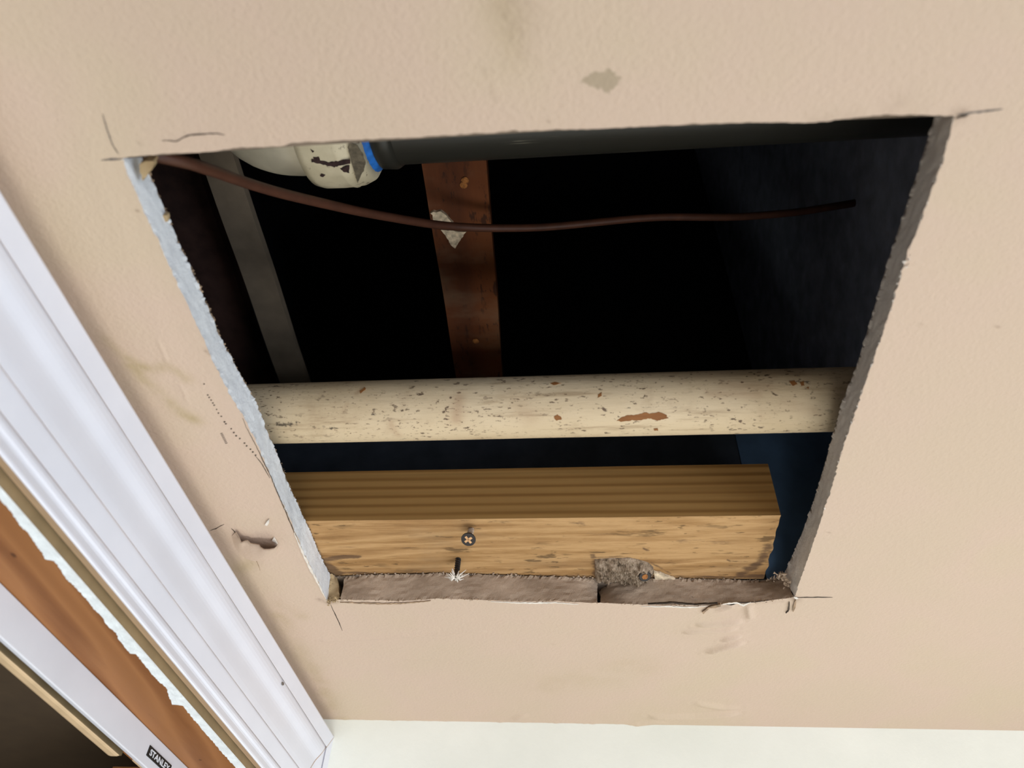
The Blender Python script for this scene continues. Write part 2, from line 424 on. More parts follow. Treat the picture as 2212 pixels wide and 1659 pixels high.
def cpx(poly): return [onz(x, y) for x, y in poly]
DZ = np.zeros(GX.shape)                               # positive = sagging into the room
def ridge(poly, amp_mm, sig_mm, fade=True):
    P = cpx(poly); d = seg_dist(GX, GY, P)
    g = np.exp(-(d / (sig_mm * MM)) ** 2)
    for q in (P[0], P[-1]): g *= 1 - np.exp(-((GX - q[0]) ** 2 + (GY - q[1]) ** 2) / (2.6 * sig_mm / 1.6 * MM) ** 2)
    DZ[...] += 1.5 * g * amp_mm * MM
ridge([(1500, 1351), (1514, 1348), (1560, 1346), (1610, 1341)], 1.90, 2.16)
ridge([(1470, 1366), (1510, 1361), (1560, 1360), (1598, 1356)], 1.71, 2.16)
ridge([(1555, 1385), (1575, 1378), (1606, 1373)], 1.71, 1.76)
ridge([(1522, 1411), (1545, 1402), (1575, 1393), (1613, 1386)], 2.09, 2.43)
ridge([(1616, 1304), (1618, 1320), (1621, 1338)], 1.52, 1.62)
ridge([(1540, 1320), (1580, 1308), (1606, 1308)], 1.52, 2.70)
ridge([(690, 1385), (758, 1382), (900, 1374), (1053, 1363)], 0.45, 1.2)
ridge([(863, 1423), (1011, 1423)], 0.3, 1.2)
ridge([(1395, 1545), (1411, 1547), (1500, 1547), (1603, 1539)], 1.90, 3.51)
ridge([(1493, 1517), (1560, 1528), (1603, 1527)], 1.14, 3.24)
ridge([(1345, 1568), (1416, 1561), (1450, 1562)], 0.8, 2.4)
ridge([(1108, 1556), (1118, 1550), (1142, 1541)], 0.9, 2.4)
ridge([(339, 728), (350, 755), (365, 789)], 0.22, 0.7)
ridge([(389, 830), (400, 850), (406, 873)], 0.20, 0.7)
ridge([(120, 80), (190, 330), (300, 600), (420, 890)], 0.12, 5)
for i, (x, s) in enumerate([(745, 14), (800, 10), (850, 16), (880, 12), (925, 10), (960, 13), (1080, 22), (1130, 12), (1200, 20), (1260, 16), (1280, 26), (1330, 14), (1375, 25)]):
    yb = 1556 + (x - 705) * 0.0155
    ridge([(x - s * 0.4, yb - 1), (x + s * 0.4, yb - 5)], 0.7, 2.0)
DZ += 0.00025 * np.sin(GX * 9 + 1) * np.cos(GY * 7)
# ----- marks
MK = np.zeros(GX.shape + (3,))
def blob(ch, poly, soft_mm, amt=1.0):
    P = cpx(poly); ins = inside(GX, GY, P); d = seg_dist(GX, GY, P + [P[0]])
    v = np.where(ins, 0.5 + np.clip(d / (soft_mm * MM), 0, 1) * 0.5, 0.5 - np.clip(d / (soft_mm * MM), 0, 1) * 0.5)
    MK[..., ch] = np.maximum(MK[..., ch], v * amt)
def stroke(ch, poly, sig_mm, amt=1.0):
    d = seg_dist(GX, GY, cpx(poly)); MK[..., ch] = np.maximum(MK[..., ch], amt * np.exp(-(d / (sig_mm * MM)) ** 2))
blob(0, [(1256, 168), (1285, 155), (1312, 151), (1333, 155), (1342, 166), (1336, 180), (1322, 190), (1318, 203), (1304, 204), (1300, 193), (1290, 194), (1268, 181)], 2.4)
stroke(2, [(1085, -20), (1100, 20), (1125, 60)], 6.5, 0.30)
stroke(2, [(1120, 0), (1145, 40), (1120, 105)], 5.0, 0.22)
stroke(1, [(1085, 0), (1100, 60), (1110, 100)], 7, 0.3)
stroke(2, [(1050, 150), (1058, 190), (1070, 215)], 1.0, 0.25)
stroke(2, [(2064, 250), (2078, 248)], 2.0, 0.9); stroke(2, [(1940, 225), (1965, 232), (1965, 245)], 4.5, 0.22); stroke(2, [(1760, 262), (1840, 252)], 3.0, 0.25)
stroke(2, [(690, 1295), (708, 1302), (726, 1300)], 2.0, 0.8)
stroke(2, [(1710, 1292), (1722, 1297)], 2.0, 0.9); stroke(2, [(1500, 1310), (1600, 1306), (1690, 1300)], 1.3, 0.35)
for pl, sg, am in (([(225, 730), (255, 760), (300, 790), (330, 798), (360, 792), (385, 802), (405, 818)], 3.0, 0.7), ([(285, 790), (320, 830), (355, 862), (380, 885), (405, 900), (430, 910)], 3.6, 0.75),
                   ([(300, 795), (318, 800), (340, 792)], 2.0, 0.5), ([(600, 1330), (640, 1400), (690, 1470), (720, 1540)], 6, 0.4), ([(545, 1195), (540, 1215), (520, 1230)], 5, 0.4),
                   ([(610, 1305), (650, 1330)], 5, 0.35), ([(1180, 1480), (1380, 1440)], 14, 0.22), ([(705, 1548), (740, 1552)], 5, 0.5)):
    stroke(1, pl, sg, am)
stroke(2, [(443, 757), (452, 764)], 0.9, 1.0)
for x, y in ((1162, 137), (1181, 260), (295, 455), (1790, 1150), (1990, 702), (2155, 705), (1193, 1392), (300, 310)):
    stroke(2, [(x, y), (x + 3, y)], 0.55, 0.8)
# vertices
idx = np.full(GX.shape, -1, int); valid = ~np.isnan(G[..., 0]); idx[valid] = np.arange(valid.sum())
V = np.stack([G[..., 0], G[..., 1], 1.0 - DZ], -1)[valid]
a, b, c, d = idx[:-1, :-1], idx[:-1, 1:], idx[1:, 1:], idx[1:, :-1]
ok = (a >= 0) & (b >= 0) & (c >= 0) & (d >= 0)
hole = np.zeros(ok.shape, bool); hole[r0:r1, q0:q1] = True
ok &= ~hole
FQ = np.stack([a, b, c, d], -1)[ok]
nv = len(V)
# back face of the board and the rest of the ceiling, coarse
hT = curve([(306, 339), (608, 318), (1200, 282), (1500, 270), (2019, 251)], T, 30)
hL = curve(left_hi, T, 30); hR = curve(right_hi, T, 30); hF = curve(far_hi, T, 30)
Vx = [V]; Fx = [tuple(q) for q in FQ.tolist()]; mid = [0] * len(Fx)
def addq(p, m):
    global nv
    Vx.append(np.array(p, float)); Fx.append((nv, nv + 1, nv + 2, nv + 3)); mid.append(m); nv += 4
BX0, BX1, BY0, BY1 = -1.6, 6.4, -9.5, 2.60
for m, z in ((0, 1.0), (1, T)):
    x0, x1, y0, y1 = (XL, XR, YN, None)
    if z == 1.0:
        addq([(BX0, BY0, z), (BX1, BY0, z), (BX1, YN, z), (BX0, YN, z)], m)
        addq([(XR, YN, z), (BX1, YN, z), (BX1, BY1, z), (XR, BY1, z)], m)
    else:
        for cu, q in ((hL, -1.6), (hR, 1.55)):
            for i in range(29): addq([(q, cu[i][1], z), (q, cu[i + 1][1], z), cu[i + 1], cu[i]], m)
        for cu, q in ((hT, -0.35), (hF, 2.60)):
            for i in range(29): addq([(cu[i][0], q, z), (cu[i + 1][0], q, z), cu[i + 1], cu[i]], m)
        addq([(-1.6, -0.35, z), (hL[0][0], -0.35, z), hL[0], (-1.6, hL[0][1], z)], m)
        addq([(1.55, -0.35, z), (hR[0][0], -0.35, z), hR[0], (1.55, hR[0][1], z)], m)
        addq([(-1.6, 2.6, z), (hL[-1][0], 2.6, z), hL[-1], (-1.6, hL[-1][1], z)], m)
        addq([(1.55, 2.6, z), (hR[-1][0], 2.6, z), hR[-1], (1.55, hR[-1][1], z)], m)
VA = np.concatenate(Vx); VW = VA * S + np.array([0, 0, CAMZ])
me = bpy.data.meshes.new('ceiling'); me.from_pydata(VW.tolist(), [], Fx)
me.materials.append(m_ceil); me.materials.append(m_backpaper)
me.polygons.foreach_set('material_index', mid); me.polygons.foreach_set('use_smooth', [True] * len(Fx)); me.update()
ceiling = link(bpy.data.objects.new('ceiling', me)); struct(ceiling, 'beige painted plasterboard ceiling with a ragged rectangular hole cut through it')
arr = np.zeros((len(VA), 3)); arr[:valid.sum()] = MK[valid]; set_marks(ceiling, arr)

# ----- cut faces of the board
def sm1(a, n):
    for _ in range(n): a[1:-1] = 0.5 * a[1:-1] + 0.25 * (a[:-2] + a[2:])
    return a
def cutface(name, lo, hi, mat, label, nrow=7, rough=0.0011, seed=5, inward=None, back=None):
    rng = np.random.RandomState(seed); n = len(lo); V = []; Fc = []
    los, his = sm1(lo.copy(), 30), sm1(hi.copy(), 30); rows = []
    for j in range(nrow):
        t = j / (nrow - 1); r = (lo * (1 - t) + hi * t) if j in (0, nrow - 1) else (los * (1 - t) + his * t)
        r = r.copy()
        if 0 < j < nrow - 1: r[:, :2] += sm1(rng.normal(size=(n, 2)), 4) * rough * 0.8
        elif j == nrow - 1: r += np.c_[rng.normal(size=(n, 2)) * rough, rng.normal(size=n) * rough * 0.6]
        rows.append(r)
    if back is not None:
        r = rows[-1].copy(); r[:, 0] += back[0]; r[:, 1] += back[1]; rows.append(r)
        r = rows[0].copy(); r[:, 0] += back[0]; r[:, 1] += back[1]; r[:, 2] += 0.004; rows.append(r)
    V = [W(p) for r in rows for p in r]; k = len(rows)
    for j in range(k - 1):
        for i in range(n - 1): Fc.append((j * n + i, j * n + i + 1, (j + 1) * n + i + 1, (j + 1) * n + i))
    if back is not None:
        Fc.append(tuple(j * n for j in range(k))); Fc.append(tuple(j * n + n - 1 for j in range(k)))
    o = mk(name, V, Fc, mat, ceiling, smooth=False); o['label'] = label; return o
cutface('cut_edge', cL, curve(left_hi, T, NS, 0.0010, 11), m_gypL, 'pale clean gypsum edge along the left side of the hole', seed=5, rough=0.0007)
cutface('cut_edge', cR, curve(right_hi, T, NS, 0.0008, 12), m_gypR, 'smooth gypsum edge greyed for shade along the right side of the hole', seed=6)
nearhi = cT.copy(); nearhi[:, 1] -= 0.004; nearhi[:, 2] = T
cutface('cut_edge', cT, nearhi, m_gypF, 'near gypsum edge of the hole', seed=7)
def sub_lo(x0, x1, n, seed):
    pts = [(x, np.interp(x, [p[0] for p in far_lo], [p[1] for p in far_lo])) for x in np.linspace(x0, x1, max(3, int((x1 - x0) / 25)))]
    return curve(pts, 1.0, n, 0.0, seed)
def piece(lo_rng, hi_px, mat, label, seed, n):
    # follow the ceiling border exactly
    lx = [CX_of(p) for p in cF]
    lo = np.array([p for p, x in zip(cF, lx) if lo_rng[0] <= x <= lo_rng[1]])
    hi = curve(hi_px, T, len(lo), 0.0016, seed)
    return cutface('plasterboard_edge', lo, hi, mat, label, nrow=9, rough=0.0016, seed=seed, back=(0, 0.05))
def CX_of(p):
    q = R.T @ np.asarray(p); return CX + q[0] * F / -q[2]
def CY_of(p):
    q = R.T @ np.asarray(p); return CY - q[1] * F / -q[2]
piece((700, 735), [(714, 1240), (722, 1243), (731, 1250)], m_gypC, 'small tan chunk of board edge at the left corner', 21, 12)
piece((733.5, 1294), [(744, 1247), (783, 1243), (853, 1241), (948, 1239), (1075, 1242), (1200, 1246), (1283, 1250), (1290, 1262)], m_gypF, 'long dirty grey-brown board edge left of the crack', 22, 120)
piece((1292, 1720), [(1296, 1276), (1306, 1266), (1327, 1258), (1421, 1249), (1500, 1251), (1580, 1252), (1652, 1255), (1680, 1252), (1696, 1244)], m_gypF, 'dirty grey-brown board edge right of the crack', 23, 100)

# ----- fine lines and torn bits on the ceiling surface
def strip(name, poly, wpx, mat, label=None, z=1.0, lift=0.15, rng=random, taper=True, jit=0.5):
    pts = resample([np.array(p, float) for p in poly], 5); n = len(pts); V = []; Fc = []
    for i, p in enumerate(pts):
        t = pts[min(i + 1, n - 1)] - pts[max(i - 1, 0)]; t = t / (np.linalg.norm(t) + 1e-9); q = np.array([-t[1], t[0]])
        wd = wpx * 0.5 * (1 - 0.75 * abs(2 * i / max(n - 1, 1) - 1) ** 2 if taper else 1) * rng.uniform(0.65, 1.2)
        p = p + np.array([rng.uniform(-jit, jit), rng.uniform(-jit, jit)])
        for sgn in (-1, 1):
            c3 = onz(*(p + sgn * q * wd), z)
            V.append(W(c3 + np.array([0, 0, -lift * MM])))
        c3 = onz(*p, z); V.append(W(c3 + np.array([0, 0, 0.3 * MM])))
    for i in range(n - 1):
        a, b = 3 * i, 3 * i + 3
        Fc += [(a, a + 1, b + 1, b), (a + 1, a + 2, b + 2, b + 1), (a + 2, a, b, b + 2)]
    o = mk(name, V, Fc, mat, ceiling)
    if label: o['label'] = label
    return o
strip('crack', [(350, 303), (378, 305), (385, 303), (398, 296), (408, 292), (440, 289), (468, 288), (485, 291)], 3.2, m_crack, 'dark jagged crack above the left corner of the hole')
strip('pencil_line', [(218, 346), (240, 344), (266, 343)], 5, m_pencil)
strip('pencil_line', [(222, 246), (232, 280), (243, 312), (256, 332)], 3, m_pencil)
strip('pencil_line', [(2066, 247), (2110, 242), (2168, 235)], 5, m_pencil)
strip('pencil_line', [(2064, 255), (2080, 250), (2092, 247)], 6, m_crack)
strip('pencil_line', [(1718, 1291), (1745, 1290), (1798, 1290)], 2, m_crack)
strip('pencil_line', [(714, 1306), (722, 1322), (740, 1362)], 2.2, m_crack)
strip('crack', [(455, 1146), (472, 1139), (484, 1132)], 1.6, m_crack)
strip('crack', [(500, 1141), (508, 1150), (518, 1160)], 2.0, m_crack)
strip('crack', [(562, 1184), (551, 1188), (549, 1200), (556, 1215), (562, 1232)], 1.4, m_fuzz)
edge_crack = [(526, 903), (534, 922), (546, 945), (560, 972), (575, 1004), (590, 1035), (604, 1070), (622, 1112), (640, 1155), (655, 1190), (672, 1225), (690, 1262), (703, 1288)]
strip('crack', [(x - 2, y) for x, y in edge_crack], 2.0, m_crack, 'thin crack beside the left cut edge')
strip('crack', [(552, 985), (565, 1000), (576, 1020), (583, 1032)], 1.6, m_crack)
strip('torn_paper', [(636, 1150), (655, 1195), (668, 1222), (690, 1264), (704, 1292)], 5, m_paper, 'white torn face paper along the left cut edge', lift=0.4)
strip('torn_paper', [(735, 1300), (830, 1303), (870, 1302), (930, 1297)], 3.5, m_fuzz, lift=0.5, taper=True)
strip('torn_paper', [(1060, 1299), (1110, 1301), (1150, 1302), (1200, 1301), (1250, 1305)], 3.5, m_paper, lift=0.3)
strip('torn_paper', [(1385, 1309), (1440, 1309), (1490, 1311), (1530, 1308)], 3.2, m_paper, lift=0.4)
strip('crack', [(1400, 1303), (1450, 1300), (1500, 1304), (1550, 1301)], 2.5, m_crack, lift=0.9)
strip('torn_paper', [(1560, 1304), (1590, 1301), (1606, 1306), (1622, 1300)], 4.5, m_paper, lift=0.5)
strip('torn_paper', [(1517, 1321), (1524, 1315), (1532, 1309), (1556, 1304)], 5, m_fuzz, 'curled brown strip of torn face paper', lift=1.2, taper=False)
strip('crack', [(1540, 1309), (1580, 1302), (1620, 1301), (1660, 1297)], 2.2, m_crack)
strip('torn_paper', [(1705, 1298), (1704, 1308), (1702, 1318), (1697, 1323)], 3.5, m_crack, lift=0.8)
strip('torn_paper', [(1718, 1294), (1716, 1304), (1712, 1319)], 6, m_fuzz, lift=0.8)
strip('torn_paper', [(1714, 1288), (1724, 1292)], 5, m_paper, lift=0.6)
# dotted line and scribble
dv = []
for x, y in [(441, 829), (449, 853), (452, 858), (456, 864), (460, 870), (463, 875), (468, 884), (472, 892), (478, 899), (485, 911), (488, 915), (500, 926), (505, 934), (510, 941), (518, 947), (528, 957), (533, 963), (541, 970), (546, 976), (552, 983)]:
    P = [(x + 2.2 * math.cos(t) * random.uniform(0.6, 1.2), y + 1.7 * math.sin(t) * random.uniform(0.6, 1.2)) for t in np.linspace(0, 6.28, 7)[:-1]]
    dv.append(patch(P, UNDER(1.0), 0.02 * MM, 0.15 * MM))
o = mk('pencil_dots', *joinm(dv), m_crack, ceiling); o['label'] = 'dotted pencil marks left of the hole'
sv = []
for i in range(8):
    x, y = 476 + i * 1.5, 936 + i * 3.0
    P = [(x, y), (x + 5, y - 1), (x + 5, y), (x, y + 1.0)]
    sv.append(patch(P, UNDER(1.0), 0.02 * MM, 0.15 * MM))
mk('pencil_scribble', *joinm(sv), m_crack, ceiling)

# hanging paint flake by the casing
lip = [(509, 1150), (516, 1160), (521, 1172), (528, 1169), (535, 1168), (541, 1174), (552, 1176), (560, 1178), (563, 1183), (570, 1187), (582, 1187), (592, 1185), (598, 1179)]
root = [(500, 1158), (504, 1172), (510, 1186), (518, 1196), (526, 1203), (534, 1208), (543, 1211), (552, 1213), (562, 1212), (572, 1209), (582, 1204), (592, 1196), (600, 1184)]
n = len(lip); V = []; Fc = []
for j in range(6):
    t = j / 5
    for i in range(n):
        hang = (2.6, 3.4, 5.4, 4.0, 3.4, 4.4, 5.2, 6.0, 7.6, 8.6, 8.6, 7.2, 3.0)[i]
        p = onz(lip[i][0] * (1 - t) + root[i][0] * t, lip[i][1] * (1 - t) + root[i][1] * t, 1.0)
        hz = hang * (1 - t) ** 1.4
        q = p * (1 - hz * MM)                # keep the lip's own place while it hangs lower
        V.append(W(q + np.array([0, 0, -0.05 * MM])))
V += [v + np.array([0, 0.0, 0.0005]) for v in V]
for base in (0, 6 * n):
    for j in range(5):
        for i in range(n - 1): Fc.append((base + j * n + i, base + j * n + i + 1, base + (j + 1) * n + i + 1, base + (j + 1) * n + i))
for i in range(n - 1): Fc.append((i, i + 1, 6 * n + i + 1, 6 * n + i))
o = mk('peeling_flake', V, Fc, m_ceil, ceiling, smooth=True); o['label'] = 'blistered flake of paint hanging open beside the white casing'
for nm, P in (('paint_chip', [(573, 1131), (577, 1124), (582, 1119), (582, 1127), (578, 1133)]), ('paint_chip', [(588, 1165), (592, 1159), (596, 1164), (600, 1172), (594, 1168)])):
    mk(nm, *patch(P, UNDER(1.0), 0.2 * MM, 0.8 * MM), m_paper, ceiling)
# ragged paper fuzz along the upper left edge and the near left corner
def fuzz(name, px, z, n, size, mat, spread, seed, down=0.0, label=None):
    rng = random.Random(seed); q = resample([np.array(p, float) for p in px], 2); parts = []
    for i in range(n):
        p = q[rng.randrange(len(q))] + np.array([rng.gauss(0, spread), rng.gauss(0, spread)])
        c = onz(*p, z); s = size * MM * rng.uniform(0.4, 1.3); V = []
        for k in range(4):
            d3 = np.array([rng.gauss(0, 1), rng.gauss(0, 1), rng.gauss(0, 1) - down]); V.append(W(c + d3 / np.linalg.norm(d3) * s))
        parts.append((V, [(0, 1, 2), (0, 3, 1), (1, 3, 2), (2, 3, 0)]))
    o = mk(name, *joinm(parts), mat, ceiling); o['kind'] = 'stuff'
    if label: o['label'] = label
    return o
fuzz('paper_fuzz', left_hi, T, 260, 0.8, m_fuzz, 0.8, 1, label='tan paper fuzz along the back of the left edge')
fuzz('paper_fuzz', far_lo, 1.0, 260, 0.55, m_fuzz, 1.0, 2, label='torn paper fibres along the far lower edge')
fuzz('paper_fuzz', far_hi, T, 340, 0.9, m_gypF, 1.4, 3, label='crumbs along the top of the far edge')
fuzz('paper_fuzz', [(706, 1303), (716, 1296), (728, 1294)], 1.0, 60, 1.0, m_gypC, 2.5, 4)
fuzz('paper_fuzz', [(1672, 1250), (1690, 1240), (1700, 1262), (1716, 1290)], 1.03, 130, 1.3, m_gypF, 3.5, 5, label='grey fluff in the far right corner')
fuzz('paper_fuzz', right_lo, 1.0, 120, 0.5, m_paper, 0.7, 6)
fuzz('paper_fuzz', [(1962, 548), (1958, 575)], 1.0, 10, 1.0, m_paper, 2.0, 7)
fuzz('paper_fuzz', left_lo, 1.0, 120, 0.4, m_paper, 0.7, 8)
P = rag([(309, 342), (322, 338), (343, 337), (338, 352), (326, 366), (318, 378), (312, 360)], 4, 1.5)
o = mk('paper_chunk', *patch(P, UNDER(1.03), 0, 4 * MM), m_gypC, ceiling); o['label'] = 'small tan chunk of board in the near left corner'
P = rag([(355, 460), (366, 458), (366, 472), (358, 474)], 3, 1)
mk('paper_chunk', *patch(P, UNDER(1.06), 0, 2 * MM), m_gypC, ceiling)

# ------------------------------------------------------------------ walls, floor, closet (metres)
def slab(name, b, mat, label=None, parent=None):
    o = mk(name, *box(*b), mat, parent)
    if parent is None: struct(o, label)
    return o
xw = -0.87 * S
HD = CAMZ + 0.677 * S                                  # underside of the head jamb
yfw = yfar(-0.87) * S
slab('floor', (-1.0, 1.75, -2.3, 0.75, -0.03, 0), m_floor)
# far wall, slightly out of square
V = []
for x in (xw - 0.12, 1.75):
    y = yfar(x / S) * S
    for yy in (y, y + 0.012):
        for z in (0, CEIL + 0.0002): V.append((x, yy, z))
struct(mk('wall_far', V, [(0, 1, 3, 2), (4, 6, 7, 5), (0, 4, 5, 1), (2, 3, 7, 6), (0, 2, 6, 4), (1, 5, 7, 3)], m_wall), 'white far wall below the ceiling')
DY0, DY1 = -0.55, 2.205 * S                             # closet opening in the left wall
wl = slab('wall_left', (xw - 0.115, xw, -2.3, DY0, 0, CEIL - 0.0005), m_wallL, 'left wall with a closet opening')
slab('wall_panel', (-1.15 * S, xw, DY0, yfw, HD + 0.02, CEIL - 0.0005), m_wallL, parent=wl)
slab('wall_panel', (xw - 0.115, xw, DY1 + 0.02, yfw, 0, HD + 0.02), m_wallL, parent=wl)
slab('wall_back', (-1.0, 1.75, -2.33, -2.3, 0, CEIL), m_wallL)
wr = slab('wall_right', (1.52, 1.55, -2.3, -1.05, 0, CEIL), m_wallL)
slab('wall_panel', (1.52, 1.55, 0.55, 0.70, 0, CEIL), m_wallL, parent=wr)
slab('wall_panel', (1.52, 1.55, -1.35, -1.05, 0, 0.1), m_wallL, parent=wr)
slab('wall_panel', (1.52, 1.55, -1.05, 0.55, 0, 0.6), m_wallL, parent=wr)
slab('wall_panel', (1.52, 1.55, -1.05, 0.55, 2.0, CEIL), m_wallL, parent=wr)
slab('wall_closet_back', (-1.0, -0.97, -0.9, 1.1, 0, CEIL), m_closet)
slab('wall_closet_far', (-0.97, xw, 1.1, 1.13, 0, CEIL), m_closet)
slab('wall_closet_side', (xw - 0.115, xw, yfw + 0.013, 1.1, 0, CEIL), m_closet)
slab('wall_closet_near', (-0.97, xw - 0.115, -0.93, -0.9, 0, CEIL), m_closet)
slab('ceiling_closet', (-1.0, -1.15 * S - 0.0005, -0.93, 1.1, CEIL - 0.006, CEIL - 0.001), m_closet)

# ----- casing: moulded profile, (height, depth behind front plane) in camera units
XF = -0.82
def prof_pts():
    mm = MM
    P = [(0.944, 0.8), (0.941, 0.0), (0.8935, 0.0), (0.8930, 1.8), (0.8895, 1.4), (0.886, 1.0), (0.876, 0.6), (0.866, 0.6), (0.856, 0.9), (0.846, 1.4), (0.838, 1.8), (0.830, 2.1), (0.822, 2.1), (0.812, 1.8),
         (0.802, 1.4), (0.792, 1.0), (0.782, 0.7), (0.772, 0.6), (0.7645, 0.6), (0.7640, 2.2), (0.760, 1.6), (0.756, 1.5), (0.738, 1.5), (0.7175, 1.5), (0.7170, 3.4), (0.713, 2.5), (0.709, 2.1), (0.703, 2.2), (0.697, 2.8), (0.692, 2.9),
         (0.686, 2.2), (0.681, 1.6), (0.677, 1.6), (0.674, 2.0), (0.672, 2.9)]
    P = [(z, d * 0.62) for z, d in P]
    return [(z * (0.82 + d * mm) / 0.82, d * mm) for z, d in P]
PR = prof_pts()
ZT, ZB = PR[0][0], PR[-1][0]
YE = yfar(-0.82) - 0.001                              # outer end by the far wall
def head_y(z): return YE - (ZT - z)                   # mitre at 45 degrees
bm_back = -0.869
def casing_head():
    V = []; Fc = []; n = len(PR)
    ys = [-4.4, 0.2, 0.8, 1.4, 1.9, None]
    full = PR + [(0.6985, -XF + 0.868 + 0.0)]
    pts = [(z, XF - dp) for z, dp in PR] + [(0.6990, -0.8665), (0.80, -0.8690), (ZT, -0.8690)]
    m = len(pts)
    for y in ys:
        for z, x in pts: V.append(W((x, head_y(z) if y is None else y, z)))
    for j in range(len(ys) - 1):
        for i in range(m): Fc.append((j * m + i, j * m + (i + 1) % m, (j + 1) * m + (i + 1) % m, (j + 1) * m + i))
    Fc.append(tuple(range(m))); Fc.append(tuple(range((len(ys) - 1) * m, len(ys) * m)))
    nf = len(ys) - 1
    ids = []
    for j in range(nf): ids += [1 if i == n - 1 else 0 for i in range(m)]
    return V, Fc, ids + [0, 0]
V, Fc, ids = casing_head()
m_all = len(PR) + 3
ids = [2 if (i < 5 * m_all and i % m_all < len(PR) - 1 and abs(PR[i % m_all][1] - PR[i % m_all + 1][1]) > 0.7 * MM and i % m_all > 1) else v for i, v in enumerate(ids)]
tr = mk('trim_1', V, Fc, [m_trim, m_lip, plain('groove_shade', (216, 198, 182), 0.8, 0.06)], None, smooth=False, mids=ids)  # tan on the groove steps is their shade put into colour
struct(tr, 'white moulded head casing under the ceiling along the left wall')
# leg casing, mitred
V = []; Fc = []
pts = [(z, XF - dp) for z, dp in PR] + [(0.6990, -0.8665), (0.80, -0.8690), (ZT, -0.8690)]; m = len(pts)
gap = 0.0016
for z_end in (None, -0.6, -(CAMZ / S)):
    for z, x in pts:
        y = head_y(z) + gap
        V.append(W((x, y + 0.0, (z - gap) if z_end is None else z_end)))
for j in range(2):
    for i in range(m): Fc.append((j * m + i, j * m + (i + 1) % m, (j + 1) * m + (i + 1) % m, (j + 1) * m + i))
Fc.append(tuple(range(m))); Fc.append(tuple(range(2 * m, 3 * m)))
struct(mk('trim_2', V, Fc, m_trim), 'white casing leg going down beside the far wall')
mk('mitre_gap', *joinm([tube([W((XF - 0.0002 - dp * 0.9, head_y(z) + gap * 0.5, z - gap * 0.5)) for z, dp in PR[1:]], 0.00022, 6)]), m_lip, tr)['label'] = 'open tan mitre joint'
# small nail dents
for px, py in ((611, 1477),):
    P = [(px + 2.5 * math.cos(t), py + 4 * math.sin(t)) for t in np.linspace(0, 6.28, 8)[:-1]]
    mk('nail_dent', *patch(P, lambda a, b: (onx(a, b, XF), np.array([1.0, 0, 0])), 0.0, 0.15 * MM), m_pencil, tr)

# ----- door frame: head jamb
ZJ = 0.677; XJ0, XJ1 = -0.8695, -1.15
dr = empty('door_1', (xw, DY0, 0)); struct(dr, 'closet door frame of bare wood in the left wall')
V, Fc = [], []
gx, gy = 60, 260
Yj = np.linspace(-2.3, 2.2, gy); Xj = np.linspace(XJ0, XJ1, gx)
for y in Yj:
    for x in Xj: V.append((x, y, ZJ))
for j in range(gy - 1):
    for i in range(gx - 1): Fc.append((j * gx + i, (j + 1) * gx + i, (j + 1) * gx + i + 1, j * gx + i + 1))
n0 = len(V)
for x, y in ((XJ0, Yj[0]), (XJ0, Yj[-1]), (XJ1, Yj[-1]), (XJ1, Yj[0])): V.append((x, y, ZJ)); V.append((x, y, ZJ + 0.08))
f2 = [(n0, n0 + 2, n0 + 3, n0 + 1), (n0 + 2, n0 + 4, n0 + 5, n0 + 3), (n0 + 4, n0 + 6, n0 + 7, n0 + 5), (n0 + 6, n0, n0 + 1, n0 + 7), (n0 + 1, n0 + 3, n0 + 5, n0 + 7)]
nb = len(Fc); Fc += f2
jb = mk('head_jamb', [W(v) for v in V], Fc, [m_jamb, m_reveal], dr, mids=[0] * nb + [1, 0, 0, 0, 0]); jb['label'] = 'orange-brown bare wood head jamb with a beige front edge'
VV = np.array(V); mr = np.zeros((len(VV), 3))
for px, py, sg in ((27, 1197, 1.2), (432, 1641, 0.9)):
    q = onz(px, py, ZJ); mr[:, 0] = np.maximum(mr[:, 0], 1.2 * np.exp(-(((VV[:, 0] - q[0]) / (sg * MM)) ** 2 + ((VV[:, 1] - q[1]) / (2.2 * sg * MM)) ** 2)))
g1 = [onz(*p, ZJ) for p in ((0, 1190 + 45), (60, 1290), (130, 1360), (190, 1420), (300, 1520), (420, 1640))]
mr[:, 0] = np.maximum(mr[:, 0], 0.34 * np.exp(-(seg_dist(VV[:, 0], VV[:, 1], g1) / (1.6 * MM)) ** 2))
set_marks(jb, mr)
# side jamb at the far end of the opening
sj = mk('side_jamb', *box(xw - 0.115, xw - 0.0004, 2.2 * S, DY1 + 0.018, 0, HD + 0.018), m_jamb, dr)
# ragged white paint on the jamb's underside
rg = [(-60, 1005), (0, 1077), (27, 1107), (45, 1136), (62, 1150), (76, 1172), (81, 1180), (92, 1194), (98, 1207), (108, 1207), (117, 1211), (127, 1222), (142, 1248), (160, 1263), (175, 1280), (193, 1300), (204, 1315), (223, 1333), (230, 1348), (250, 1365), (260, 1385), (282, 1411), (289, 1406), (304, 1424), (325, 1450), (341, 1469), (360, 1484), (367, 1508), (373, 1520), (380, 1517), (393, 1521), (412, 1545), (445, 1584), (475, 1619), (515, 1664), (560, 1716)]
inn = resample([np.array(p, float) for p in rg], 3); V = []; Fc = []; rngp = random.Random(3)
for p in inn:
    p = p + np.array([rngp.uniform(-1.2, 1.2), rngp.uniform(-1.2, 1.2)])
    q = onz(*p, ZJ); q[0] = min(q[0], XJ0 - 0.002)
    if V: q[1] = max(q[1], V[-1][1] / S + 0.0008)
    for x in (XJ0 + 0.0005, q[0]):
        for dz in (0.5 * MM, -0.3 * MM): V.append(W((x, q[1], ZJ + dz)))
